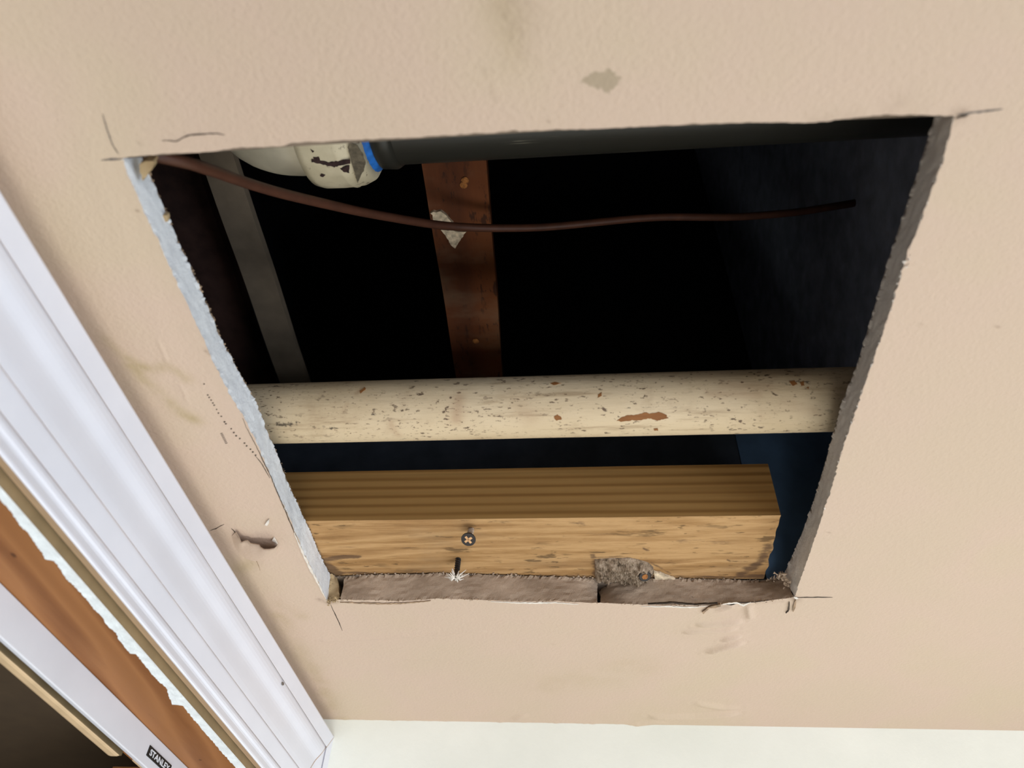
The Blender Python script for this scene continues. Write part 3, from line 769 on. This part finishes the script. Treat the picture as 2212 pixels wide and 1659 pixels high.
for i in range(len(inn) - 1):
    a, b = 4 * i, 4 * i + 4
    Fc += [(a + 1, a + 3, b + 3, b + 1), (a + 3, a + 2, b + 2, b + 3), (a, a + 1, b + 1, b)]
o = mk('paint_edge', V, Fc, m_white_paint, jb); o['label'] = 'ragged white paint line along the front of the jamb'

# ----- bifold door track
XT = -1.0185
zt = onx(0, 1375, XT)[2]                               # lower edge of the front flange
y_end = onz(262, 1659, zt)[1] + 0.10
def at_x(py): return onz(0, py, zt)[0]
xs0, xs1, xs2 = at_x(1387), at_x(1414), at_x(1446)
trk = empty('door_track', W((XT - 0.05, 0.6, zt)))
tag(trk, 'white metal bifold door track with a black name sticker under the bare wood jamb', 'door track')
YT0, YT1 = -2.2, 2.19
def ybox(name, x0, x1, z0, z1, mat, parent, y0=YT0, y1=YT1, bev=0.0):
    V, Fc = box(*[v * S for v in (min(x0, x1), max(x0, x1), y0, y1)], z0 * S + CAMZ, z1 * S + CAMZ)
    o = mk(name, V, Fc, mat, parent)
    if bev:
        md = o.modifiers.new('bevel', 'BEVEL'); md.width = bev; md.segments = 3
    return o
ybox('front_flange', XT, xs0, zt, ZJ - 0.0005, m_track, trk, bev=0.0006)
ybox('channel', xs0 - 0.0005, xs2 + 0.004, ZJ - 0.012, ZJ - 0.0008, m_track_shade, trk)
o = ybox('back_flange', xs1, xs2, zt + 0.004, ZJ - 0.013, m_tracklip, trk, y1=onz(250, 1641, zt)[1], bev=0.0025); o['label'] = 'tan back lip of the track'
o2 = ybox('inner_shade_face', xs1 + 0.0025, xs1 - 0.0005, zt + 0.005, ZJ - 0.013, m_track_shade, trk, y1=onz(250, 1641, zt)[1] - 0.01)  # thin added face carrying the slot's shade as dark colour
o = ybox('pivot_bracket', xs0 - 0.004, xs1 + 0.01, zt + 0.006, ZJ - 0.015, m_tracklip, trk, y0=onz(276, 1649, zt)[1], y1=onz(276, 1649, zt)[1] + 0.12, bev=0.001)
# sticker on the front flange
sc = [onx(*p, XT) for p in ((324, 1610), (315, 1631), (367, 1646))]
ys0 = (sc[0][1] + sc[1][1]) / 2; z_hi, z_lo = sc[0][2], sc[1][2]; slen = 0.0
hgt = z_hi - z_lo; ys1 = sc[2][1] + 0.012
V, Fc = box((XT - 0.0005) * S, (XT + 0.0018) * S, ys0 * S, ys1 * S, z_lo * S + CAMZ, z_hi * S + CAMZ)
stk = mk('sticker', V, Fc, m_black, trk); stk['label'] = 'small black sticker with silver capitals'
cu = bpy.data.curves.new('lettering', 'FONT'); cu.body = 'STANLEY'; cu.size = 1; cu.extrude = 0.01; cu.align_x = 'CENTER'; cu.align_y = 'CENTER'; cu.offset = 0.018
to = bpy.data.objects.new('lettering_tmp', cu); COL.objects.link(to)
bpy.context.view_layer.update()
dg = bpy.context.evaluated_depsgraph_get(); tm = bpy.data.meshes.new_from_object(to.evaluated_get(dg)); bpy.data.objects.remove(to)
co = np.array([v.co[:] for v in tm.vertices]); co[:, :2] -= (co[:, :2].max(0) + co[:, :2].min(0)) / 2
ext = co[:, :2].max(0) - co[:, :2].min(0)
hh = hgt * 0.60 * S; ww = (ys1 - ys0) * 0.86 * S
off = np.array(wloc(stk))
base = W((XT + 0.0018, (ys0 + ys1) / 2, (z_lo + z_hi) / 2))
for v, c3 in zip(tm.vertices, co):
    v.co = Vector((base[0] + 0.00008 + c3[2] * 0.006, base[1] + c3[0] / ext[0] * ww, base[2] + c3[1] / ext[1] * hh)) - Vector(off)
tm.materials.clear(); tm.materials.append(m_silver)
lt = bpy.data.objects.new('lettering', tm); link(lt, stk)

# ------------------------------------------------------------------ ceiling cavity
cz1 = 5.0
def cslab(name, b, mat):
    V, Fc = box(*[v * S for v in b[:4]], b[4] * S + CAMZ, b[5] * S + CAMZ); return struct(mk(name, V, Fc, mat))
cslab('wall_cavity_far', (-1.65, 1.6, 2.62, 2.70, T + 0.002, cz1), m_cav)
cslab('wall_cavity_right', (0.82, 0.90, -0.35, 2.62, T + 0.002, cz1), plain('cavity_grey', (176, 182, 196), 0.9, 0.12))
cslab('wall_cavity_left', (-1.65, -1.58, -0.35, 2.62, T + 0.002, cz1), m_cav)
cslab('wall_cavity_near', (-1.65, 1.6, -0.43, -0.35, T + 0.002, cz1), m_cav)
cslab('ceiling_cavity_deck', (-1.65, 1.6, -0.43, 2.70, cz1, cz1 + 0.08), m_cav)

# ----- pine block lying on the board
zb = T + 0.003
nl = onz(1200, 1119, zb)[1]; hs = ony(1200, 1010, nl)[2]; xr = onz(1685, 1120, zb)[0]
pb = empty('wood_block', W((-0.2, 1.6, zb))); tag(pb, 'new pine block with screws lying on the board at the far end of the hole', 'wood block')
gx, gy, gz = 240, 56, 26
X = np.linspace(-1.25, xr, gx); Y = np.linspace(nl, nl + 0.268, gy); Z = np.linspace(zb, hs, gz)
def nzv(p, s): return noise.noise(Vector(p) * s)
V = []; Fc = []
for y in Y:
    for x in X:
        V.append((x + (0.006 * nzv((x, y * 3, 1), 9) if x == X[-1] else 0), y, zb + 0.0022 * abs(nzv((x * 0.35, y * 3, 0), 14)) * (0 if y == Y[0] else 1)))
for j in range(gy - 1):
    for i in range(gx - 1): Fc.append((j * gx + i, (j + 1) * gx + i, (j + 1) * gx + i + 1, j * gx + i + 1))
VV = np.array(V)
bot = mk('rough_underside', [W(v) for v in V], Fc, m_pine_bot, pb); bot['label'] = 'rough sawn weathered underside with dark flecks'
mr = np.zeros((len(V), 3))
def wmark(poly, sig, amt):
    P = [onz(*p, zb) for p in poly]; mr[:, 0] = np.maximum(mr[:, 0], amt * np.exp(-(seg_dist(VV[:, 0], VV[:, 1], P) / (sig * MM)) ** 2))
wmark([(1600, 1240), (1630, 1225), (1650, 1205), (1660, 1180)], 5, 0.72); wmark([(1655, 1150), (1672, 1140)], 3, 0.6); wmark([(1600, 1245), (1655, 1243)], 3, 0.7)
wmark([(1470, 1170), (1530, 1165), (1570, 1175)], 5, 0.48); wmark([(1230, 1128), (1260, 1132)], 3, 0.55); wmark([(1280, 1200), (1285, 1240)], 2.5, 0.7)
wmark([(700, 1210), (740, 1203), (775, 1203)], 3.0, 0.85); wmark([(705, 1222), (725, 1238)], 6, 0.85); wmark([(740, 1238), (1280, 1246), (1650, 1248)], 2.6, 0.66)
wmark([(1285, 1205), (1340, 1202), (1400, 1212), (1450, 1240)], 1.6, 0.6); wmark([(1390, 1185), (1400, 1190)], 1.5, 0.7); wmark([(1570, 1210), (1578, 1213)], 1.2, 0.8); wmark([(1615, 1125), (1600, 1180)], 0.8, 0.45)
wmark([(1010, 1141), (1022, 1141)], 1.0, 0.9); wmark([(725, 1120), (960, 1120)], 0.7, 0.5)
wmark([(730, 1182), (930, 1184), (1120, 1180)], 0.5, 0.62)
set_marks(bot, mr)
V = []; Fc = []
for z in Z:
    for x in X: V.append((x, nl + 0.0006 * nzv((x * 0.3, 0, z * 6), 12), z))
n1 = len(V)
for j in range(gz - 1):
    for i in range(gx - 1): Fc.append((j * gx + i, j * gx + i + 1, (j + 1) * gx + i + 1, (j + 1) * gx + i))
V = [W(v) for v in V]
v2, f2 = box(-1.25 * S, xr * S, (nl + 0.001) * S, (nl + 0.268) * S, zb * S + CAMZ + 0.0009, hs * S + CAMZ)
vj, fj = joinm([(V, Fc), (v2, f2)])
core = mk('block_body', vj, fj, m_pine_side, pb); core['label'] = 'clean straight-grained side of the block'

V, Fc = box(-1.4 * S, 0.815 * S, 1.757 * S, 1.85 * S, (T + 0.003) * S + CAMZ, 1.80 * S + CAMZ)
rj = mk('haze_board', V, Fc, m_navy); tag(rj, 'added dark blue-black board standing in for haze behind the pine block', 'board')  # added board; its navy stands in for dark haze
md = rj.modifiers.new('bevel', 'BEVEL'); md.width = 0.002; md.segments = 2
V, Fc = box(0.45 * S, 0.813 * S, 1.7485 * S, 1.7555 * S, (T + 0.003) * S + CAMZ, 1.80 * S + CAMZ)
tag(mk('blue_haze_sheet', V, Fc, plain('haze_blue', (98, 128, 162), 0.85, 0.1)), 'added dark blue sheet standing in for haze past the cut right end of the pine block', 'sheet')  # added sheet; its blue stands in for navy haze
# ----- screws
def screw(px_shank, px_head, length, name_label, zs=None, r_head=4.1, matc=m_brass, ang=0.6, dust=True, tilt=(-0.02, -0.42, -0.9)):
    top = onz(*px_shank, zb); ax = np.array(tilt, float); ax /= np.linalg.norm(ax)      # axis from the wood down to the head
    L = min(np.linspace(0.005, 0.16, 400), key=lambda q: abs(CY_of(top + ax * q) - px_head[1]))
    head = top + ax * L; hw = W(head); tw = W(top); L = L * S
    e = empty('drywall_screw', tuple(hw)); tag(e, name_label, 'screw')
    r = r_head / 1000
    V, Fc = lathe(hw, -ax, [(0, r * 0.97), (0.0004, r), (0.0008, r * 0.98)], 28)
    mk('head', V, Fc, m_screw, e, smooth=False)
    V, Fc = lathe(hw, -ax, [(0.0008, r * 0.96), (0.0020, r * 0.70), (0.0038, r * 0.46), (0.0060, r * 0.34)], 24)
    mk('head_cone', V, Fc, m_dust if dust else m_screw, e, smooth=True)
    u = np.cross(ax, np.array([1.0, 0, 0])); u /= np.linalg.norm(u); v = np.cross(ax, u)
    parts = [tube([hw - ax * 0.004, tw - ax * 0.006], 0.0012, 10)]
    pts = []
    for i in range(80):
        t = i / 79; z = 0.005 + t * L; a = z / 0.0016 * 2 * math.pi
        pts.append(hw - ax * z + 0.0014 * (math.cos(a) * u + math.sin(a) * v))
    parts.append(tube(pts, 0.0004, 5))
    mk('shank', *joinm(parts), m_dust if dust else m_screw, e)
    cr = []
    for a in (ang, ang + math.pi / 2):
        c, s_ = math.cos(a), math.sin(a); LL, wd = r * 0.60, r * 0.16
        q = [hw + (c * p - s_ * w_) * u + (s_ * p + c * w_) * v + ax * z for p, w_ in ((-LL, -wd), (LL, -wd), (LL, wd), (-LL, wd)) for z in (0.00012, -0.0003)]
        cr.append((q, [(0, 2, 4, 6), (1, 7, 5, 3), (0, 1, 3, 2), (2, 3, 5, 4), (4, 5, 7, 6), (6, 7, 1, 0)]))
    o = mk('cross_recess', *joinm(cr), matc, e); o['label'] = 'tan dust-filled cross slot'
    return e, head
screw((1018, 1144), (1013, 1166), 0, 'black screw with a crossed head hanging from the middle of the pine block')
e2, h2 = screw((990, 1208), (987, 1248), 0, 'dark screw shank below the pine block ending in a white paper tuft', dust=False, r_head=3.0, matc=m_screw, tilt=(0, -0.05, -1))
rngt = random.Random(9); parts = []
c0 = W(h2) + np.array([0, -0.001, 0.0])
for i in range(46):
    a = rngt.uniform(0, 6.28); L = rngt.uniform(0.003, 0.0062); up = rngt.uniform(-0.35, 0.55)
    d = np.array([math.cos(a), math.sin(a) * 0.7, up]); d /= np.linalg.norm(d)
    mid_ = c0 + d * L * 0.55 + np.array([0, 0, -0.0008]); end = c0 + d * L + np.array([rngt.gauss(0, .0006), rngt.gauss(0, .0006), rngt.uniform(-.0002, .0014)])
    parts.append(tube([c0 + d * 0.001, mid_, end], [0.00045, 0.0004, 0.00015], 5))
o = mk('torn_paper', *joinm(parts), m_paper, e2); o['kind'] = 'stuff'; o['label'] = 'white torn paper fibres'
# rusty screw head in the lump
q = onz(1393, 1245, zb - 0.02); qw = W(q)
e3 = empty('drywall_screw', tuple(qw)); tag(e3, 'rusty screw head beside the grey plaster lump on the pine block', 'screw')
V, Fc = lathe(qw, (0.1, -0.35, -0.9), [(-0.006, 0.0013), (-0.0016, 0.0018), (-0.0004, 0.0036), (0.0, 0.0037), (0.0004, 0.0033)], 22); mk('head', V, Fc, m_screw, e3)
ax = np.array([0.1, -0.35, -0.9]); ax /= np.linalg.norm(ax)
V, Fc = lathe(qw + ax * 0.0004, ax, [(-0.0002, 0.0020), (0.0002, 0.0018)], 7); mk('cross_recess', V, Fc, m_rust, e3)['label'] = 'orange rusty slot'

# ----- crumbly lump stuck under the block
def lump(name, outline, z, hmax, mat, seed, label, cat, res=46, freq=1.0):
    P = [onz(*p, z) for p in outline]; xs = [p[0] for p in P]; ys = [p[1] for p in P]
    gx = np.linspace(min(xs), max(xs), res * 2); gy = np.linspace(min(ys), max(ys), res)
    GXX, GYY = np.meshgrid(gx, gy); ins = inside(GXX, GYY, P); d = seg_dist(GXX, GYY, P + [P[0]])
    hgt = np.zeros(GXX.shape)
    for (i, j), x in np.ndenumerate(GXX):
        y = GYY[i, j]
        f = noise.fractal(Vector((x * 60 * freq + seed, y * 60 * freq, seed)), 0.6, 2.1, 5)
        e = min(1, d[i, j] / (4.0 * MM)) ** 0.5
        hgt[i, j] = (hmax * (0.55 + 0.45 * f) * e) * MM if ins[i, j] else -0.6 * MM
    V = [W((x, y, z - h)) for x, y, h in zip(GXX.ravel(), GYY.ravel(), hgt.ravel())]
    nx = res * 2; Fc = []
    keep = ins.copy(); keep[:-1] |= ins[1:]; keep[1:] |= ins[:-1]
    for i in range(res - 1):
        for j in range(nx - 1):
            if keep[i, j] or keep[i + 1, j + 1] or keep[i, j + 1] or keep[i + 1, j]: Fc.append((i * nx + j, (i + 1) * nx + j, (i + 1) * nx + j + 1, i * nx + j + 1))
    used = sorted({i for f in Fc for i in f}); rm = {o: n for n, o in enumerate(used)}
    o = mk(name, [V[i] for i in used], [tuple(rm[i] for i in f) for f in Fc], mat)
    return tag(o, label, cat)
k = NT('lump_grey', 0.95, 0.1)
k.color(k.ramp(k.noise(260, 6, 0.7), [(0.32, (70, 58, 46)), (0.5, (150, 130, 108)), (0.7, (188, 168, 146))])); k.bump(k.noise(500, 6, 0.7), 0.9, 0.0015); m_lump = k.m
lump('plaster_lump', [(1284, 1209), (1300, 1207), (1330, 1205), (1358, 1205), (1382, 1210), (1400, 1215), (1411, 1224), (1412, 1238), (1398, 1254), (1360, 1256), (1310, 1256), (1286, 1248)], zb, 7.0, m_lump, 3.3, 'crumbly grey plaster lump stuck under the pine block', 'plaster lump')
P = rag([(1412, 1232), (1425, 1234), (1440, 1240), (1458, 1247), (1440, 1252), (1415, 1254)], 4, 0.8)
tag(mk('wood_splinter', *patch(P, UNDER(zb), 0.1 * MM, 1.2 * MM), m_plaster), 'pale wedge-shaped splinter right of the grey plaster lump', 'splinter')

# ----- painted pipe
zp = 1.2
A1 = onz(1190, 810, zp); 
# pipe axis: tangents seen at 810 and 946 for x=1190
d1 = ray(1190, 811)[1:]; d2 = ray(1190, 946)[1:]
a1, a2 = math.atan2(d1[1], d1[0]), math.atan2(d2[1], d2[0]); am = (a1 + a2) / 2; half = abs(a1 - a2) / 2
dist = zp / math.sin(am); yp = dist * math.cos(am); rp = dist * math.sin(half)
pe = empty('painted_pipe', W((0, yp, zp - rp))); tag(pe, 'cream painted pipe with chipped brown patches crossing the hole', 'pipe')
nx, na = 460, 72; V = []; Fc = []; PX = np.linspace(-1.45, 0.818, nx)
for x in PX:
    for kx in range(na):
        th = 2 * math.pi * kx / na; r = rp * (1 + 0.006 * noise.noise(Vector((x * 6, math.cos(th) * 2, math.sin(th) * 2))))
        V.append((x, yp + r * math.cos(th), zp + r * math.sin(th) - 0.0095 * x * 0))
for i in range(nx - 1):
    for kx in range(na): Fc.append((i * na + kx, i * na + (kx + 1) % na, (i + 1) * na + (kx + 1) % na, (i + 1) * na + kx))
VV = np.array(V)
pipe = mk('pipe_barrel', [W(v) for v in V], Fc, m_pipe, pe, smooth=True)
mr = np.zeros((len(V), 3))
def pmark(ch, poly, sig, amt):
    P = [oncyl(*p, yp, zp, rp) for p in poly]; d = np.full(len(VV), 9.0)
    for a, b in zip(P[:-1], P[1:]):
        ab = b - a; t = np.clip(((VV - a) @ ab) / (ab @ ab + 1e-12), 0, 1); d = np.minimum(d, np.linalg.norm(VV - a - t[:, None] * ab, axis=1))
    mr[:, ch] = np.maximum(mr[:, ch], amt * np.exp(-(d / (sig * MM)) ** 2))
pmark(0, [(600, 918), (640, 915)], 2.6, 0.85); pmark(0, [(698, 923), (735, 926)], 1.8, 0.75); pmark(0, [(795, 890), (820, 897), (845, 905)], 2.5, 0.62); pmark(0, [(835, 890), (890, 887)], 2.2, 0.6); pmark(0, [(650, 938), (760, 935)], 1.5, 0.5)
pmark(0, [(1205, 935), (1290, 915), (1310, 905)], 1.3, 0.62); pmark(0, [(1000, 922), (1180, 935)], 2.0, 0.42); pmark(0, [(900, 862), (1180, 850)], 2.4, 0.45); pmark(0, [(1700, 828), (1750, 828)], 2.0, 0.7)
pmark(0, [(545, 830), (562, 860), (570, 900)], 5, 0.35); pmark(0, [(1240, 880), (1480, 882)], 0.6, 0.6); pmark(0, [(1600, 922), (1780, 926)], 0.8, 0.5)
pmark(1, [(992, 860), (986, 905)], 3.5, 0.8); pmark(1, [(1125, 880), (1145, 900)], 5, 0.4); pmark(1, [(1560, 830), (1660, 835)], 3.0, 0.45); pmark(1, [(1530, 850), (1640, 852)], 2.0, 0.55); pmark(1, [(1700, 870), (1760, 890)], 3.0, 0.3); pmark(1, [(845, 915), (860, 940)], 2, 0.6)
pmark(1, [(1635, 850), (1645, 905)], 1.2, 0.4); pmark(1, [(770, 850), (785, 838)], 1.2, 0.8); pmark(1, [(750, 870), (740, 890)], 1.0, 0.4)
set_marks(pipe, mr)
def CYL(yc, zc, r):
    def f(px, py):
        p = oncyl(px, py, yc, zc, r); nrm = np.array([0, p[1] - yc, p[2] - zc]); return p, nrm / np.linalg.norm(nrm)
    return f
rngc = random.Random(5)
for P, st in (([(1332, 908), (1340, 902), (1356, 897), (1378, 896), (1396, 890), (1403, 893), (1422, 890), (1441, 896), (1441, 900), (1428, 906), (1400, 903), (1385, 907), (1366, 907), (1345, 911)], 4), ([(1196, 900), (1204, 895), (1211, 899), (1213, 905), (1203, 908), (1197, 904)], 3),
              ([(1291, 853), (1300, 848), (1299, 855), (1292, 860)], 3), ([(1189, 828), (1198, 825), (1212, 828), (1196, 832)], 3), ([(1705, 824), (1716, 822), (1722, 830), (1712, 834)], 3), ([(1728, 826), (1736, 824), (1738, 834), (1731, 834)], 3), ([(1742, 837), (1748, 836), (1746, 842)], 3),
              ([(777, 845), (788, 837), (790, 840), (779, 851)], 3), ([(1412, 926), (1420, 925), (1421, 929), (1413, 930)], 3), ([(1400, 902), (1432, 898), (1444, 903), (1420, 908)], 3)):
    mk('bare_chip', *patch(rag(P, st, 0.9, rng=rngc), CYL(yp, zp, rp), 0.05 * MM, 0.18 * MM), m_chip, pe)['label'] = 'bare brown patch where the paint has chipped off'

# ----- drain line above the near side: black pipe, blue ring, cream hub and elbow
zd = 1.62
dpx = ray(1000, 349)[1:]
ang = math.atan2(dpx[1], dpx[0]); rd = 0.030 / S          # far tangent of the black pipe
dd = None
dist = zd / math.sin(ang)
for it in range(30):
    da = math.asin(rd / dist); yd = zd / math.tan(ang + da); dist = math.hypot(yd, zd)
def drain_x(px, py, r): return oncyl(px, py, yd, zd, r)[0]
def hubr(px, py):
    d_ = ray(px, py)[1:]; a_ = math.atan2(d_[1], d_[0]); ac = math.atan2(zd, yd); return math.sin(ac - a_) * math.hypot(yd, zd)
r_hub = hubr(770, 404); r_elb = hubr(690, 379)
def xat(px, py, r): # x where the silhouette of radius r is seen at px
    d_ = ray(px, py); L = math.hypot(yd, zd) ; k_ = math.sqrt(L * L - r * r) / math.hypot(d_[1], d_[2]); return d_[0] * k_
xh0, xh1 = xat(706, 388, r_hub), xat(772, 404, r_hub)
xe = xat(775, 404, r_hub)
xp0 = xat(815, 352, rd)
bp = empty('drain_pipe', W((0.2, yd, zd - rd))); tag(bp, 'black plastic drain pipe running above the near side of the hole', 'pipe')
Vt, Ft = tube([W((x, yd, zd)) for x in np.linspace(xh1 - 0.02, 0.818, 40)], rd * S, 40); mk('pipe_barrel', Vt, Ft, m_abs, bp, smooth=True)
xr0, xr1 = xat(826, 352, rd), xat(868, 352, rd)
V, Fc = lathe(W((xr0, yd, zd)), (1, 0, 0), [(0, rd * S + 0.0001), (0.001, rd * S + 0.0018), (0.008, rd * S + 0.0022), (0.011, rd * S + 0.0004)], 40); mk('socket_rim', V, Fc, m_abs, bp, smooth=True)
V, Fc = lathe(W((xat(762, 352, rd), yd, zd)), (1, 0, 0), [(0, rd * S + 0.0004), (0.0006, rd * S + 0.0085), (0.0045, rd * S + 0.0085), (0.0095, rd * S + 0.0056), (0.0150, rd * S + 0.0018), (0.0170, rd * S + 0.0002)], 40)
tag(mk('blue_band', V, Fc, m_blue, None, smooth=True), 'blue ring around the black pipe beside the cream hub', 'ring')
el = empty('pipe_elbow', W((xh0, yd, zd - r_elb))); tag(el, 'cream pipe elbow with a dirty hub on the end of the black drain pipe', 'pipe fitting')
Lh = (xh1 - xh0) * S
V, Fc = lathe(W((xh0, yd, zd)), (1, 0, 0), [(-0.006, r_elb * S), (-0.004, r_hub * S * 0.97), (0, r_hub * S), (Lh * 0.55, r_hub * S * 1.005), (Lh * 0.92, r_hub * S), (Lh * 1.0, r_hub * S * 1.01), (Lh + 0.0015, r_hub * S * 0.99), (Lh + 0.004, r_hub * S * 0.985), (Lh + 0.009, r_hub * S * 0.93), (Lh + 0.012, r_hub * S * 0.82), (Lh + 0.010, rd * S * 1.02)], 56)
hb = mk('hub', V, Fc, m_cream, el, smooth=True); hb['label'] = 'dirty cream hub with dark brown smears'
# elbow body: runs left from the hub and turns up
ctr = []; rad = []
xa = xat(668, 378, r_elb); Rb = 0.10
for i in range(4): ctr.append(np.array([xh0 + (xa - xh0) * i / 4, yd, zd]))
for i in range(15):
    a = i / 14 * math.pi / 2; ctr.append(np.array([xa - Rb * math.sin(a), yd - 0.0 * a, zd + Rb * (1 - math.cos(a))]))
ctr.append(ctr[-1] + np.array([0, 0, 0.5]))
Vt, Ft = tube([W(c) for c in ctr], r_elb * S, 40); mk('elbow_body', Vt, Ft, m_elbow, el, smooth=True)
rs = random.Random(2)
for P in ([(672, 343), (690, 345), (712, 350), (735, 346), (756, 343), (757, 352), (735, 356), (722, 360), (706, 356), (692, 352), (674, 349)], [(676, 339), (690, 338), (691, 346), (678, 347)], [(694, 374), (702, 377), (698, 381), (692, 379)], [(672, 322), (679, 325), (675, 328)], [(735, 362), (756, 356), (754, 372), (742, 370)]):
    mk('dark_smear', *patch(rag(P, 3, 0.9, rng=rs), CYL(yd, zd, r_hub), 0.25 * MM, 0.25 * MM), m_smear, hb)
P = rag([(757, 306), (772, 312), (784, 330), (790, 350), (786, 366), (778, 380), (773, 395), (764, 366), (757, 340), (752, 318)], 3, 0.8, rng=rs)
mk('dark_wedge', *patch(P, CYL(yd, zd, r_hub * 0.985), 0.3 * MM, 0.25 * MM), plain('fitting_dark', (96, 86, 70), 0.9, 0.35, 300), hb)  # dark grey-brown wedge on the hub's right end

# ----- hanging cable
cab = [(300, 330, 1.12), (350, 338, 1.134), (406, 350, 1.154), (430, 359, 1.188), (475, 374, 1.242), (516, 390, 1.29), (596, 415, 1.378), (675, 434, 1.46), (770, 456, 1.562), (846, 470, 1.644), (934, 485, 1.732), (985, 490, 1.773), (1051, 493, 1.8), (1150, 492, 1.831), (1200, 489, 1.846), (1300, 479, 1.874), (1380, 471, 1.897), (1440, 468, 1.914), (1530, 469, 1.937), (1595, 469, 1.96), (1674, 463, 1.994), (1728, 458, 2.023)]
pc = np.array([onz(x, y, z) for x, y, z in cab] + [onx(1850, 438, 0.825)])
d = np.r_[0, np.cumsum(np.linalg.norm(np.diff(pc, axis=0), axis=1))]
def smooth_curve(pc, d, n):
    t = np.linspace(0, d[-1], n); q = np.stack([np.interp(t, d, pc[:, i]) for i in range(3)], 1)
    for _ in range(12): q[1:-1] = 0.5 * q[1:-1] + 0.25 * (q[:-2] + q[2:])
    return q
q = smooth_curve(pc, d, 160)
Vt, Ft = tube([W(p) for p in q], 0.0026, 10)
tag(mk('cable', Vt, Ft, m_cable, None, smooth=True), 'thin brown cable sagging across the dark ceiling space', 'cable')

# ----- boards high in the cavity
def longboard(name, p_left, p_right, z, h, mat, y0=-0.3, y1=2.6, parent=None):
    """board along Y through the two pixel edges (each two points) on plane z"""
    A = [onz(*p, z) for p in p_left]; B = [onz(*p, z) for p in p_right]
    def xa(P, y): return P[0][0] + (P[1][0] - P[0][0]) * (y - P[0][1]) / (P[1][1] - P[0][1])
    ys = np.linspace(y0, y1, 40); V = []; Fc = []
    for y in ys:
        wob = 0.004 * noise.noise(Vector((y * 3, z, 0)))
        V += [W((xa(A, y) + wob, y, z)), W((xa(B, y) + wob, y, z)), W((xa(B, y) + wob, y, z + h)), W((xa(A, y) + wob, y, z + h))]
    for i in range(len(ys) - 1):
        for k_ in range(4): Fc.append((4 * i + k_, 4 * i + (k_ + 1) % 4, 4 * i + 4 + (k_ + 1) % 4, 4 * i + 4 + k_))
    n = len(V); Fc += [(0, 1, 2, 3), (n - 4, n - 3, n - 2, n - 1)]
    return mk(name, V, Fc, mat, parent)
zo = 1.95
bd = tag(longboard('brown_board', ((910, 350), (985, 810)), ((1050, 340), (1086, 810)), zo, 0.04, m_oldwood), 'old reddish-brown board with plaster scraps high in the dark space', 'board')
for P in ([(932, 455), (953, 452), (966, 462), (979, 477), (960, 475), (938, 473)], [(953, 492), (975, 493), (1007, 497), (1000, 506), (992, 520), (985, 533), (972, 520), (962, 505)]):
    mk('plaster_scrap', *patch(rag(P, 5, 1.5), UNDER(zo), -0.3 * MM, 3 * MM), m_plaster, bd)['label'] = 'pale scrap of plaster stuck on the board'
for px, py in ((1005, 388), (1002, 398), (1028, 735)):
    qn = onz(px, py, zo); V, Fc = lathe(W(qn), (0, 0, -1), [(-0.001, 0.002), (0.0012, 0.0026), (0.0018, 0.0014)], 10); mk('nail_head', V, Fc, m_rust, bd)
tag(longboard('grey_batten', ((440, 365), (595, 800)), ((508, 350), (656, 800)), 2.15, 0.03, m_greywood), 'grey-brown batten at the left of the dark space', 'batten')
tag(longboard('dark_joist', ((270, 365), (470, 800)), ((428, 365), (575, 800)), 2.30, 0.06, m_darkwood), 'dark brown joist left of the grey-brown batten', 'joist')
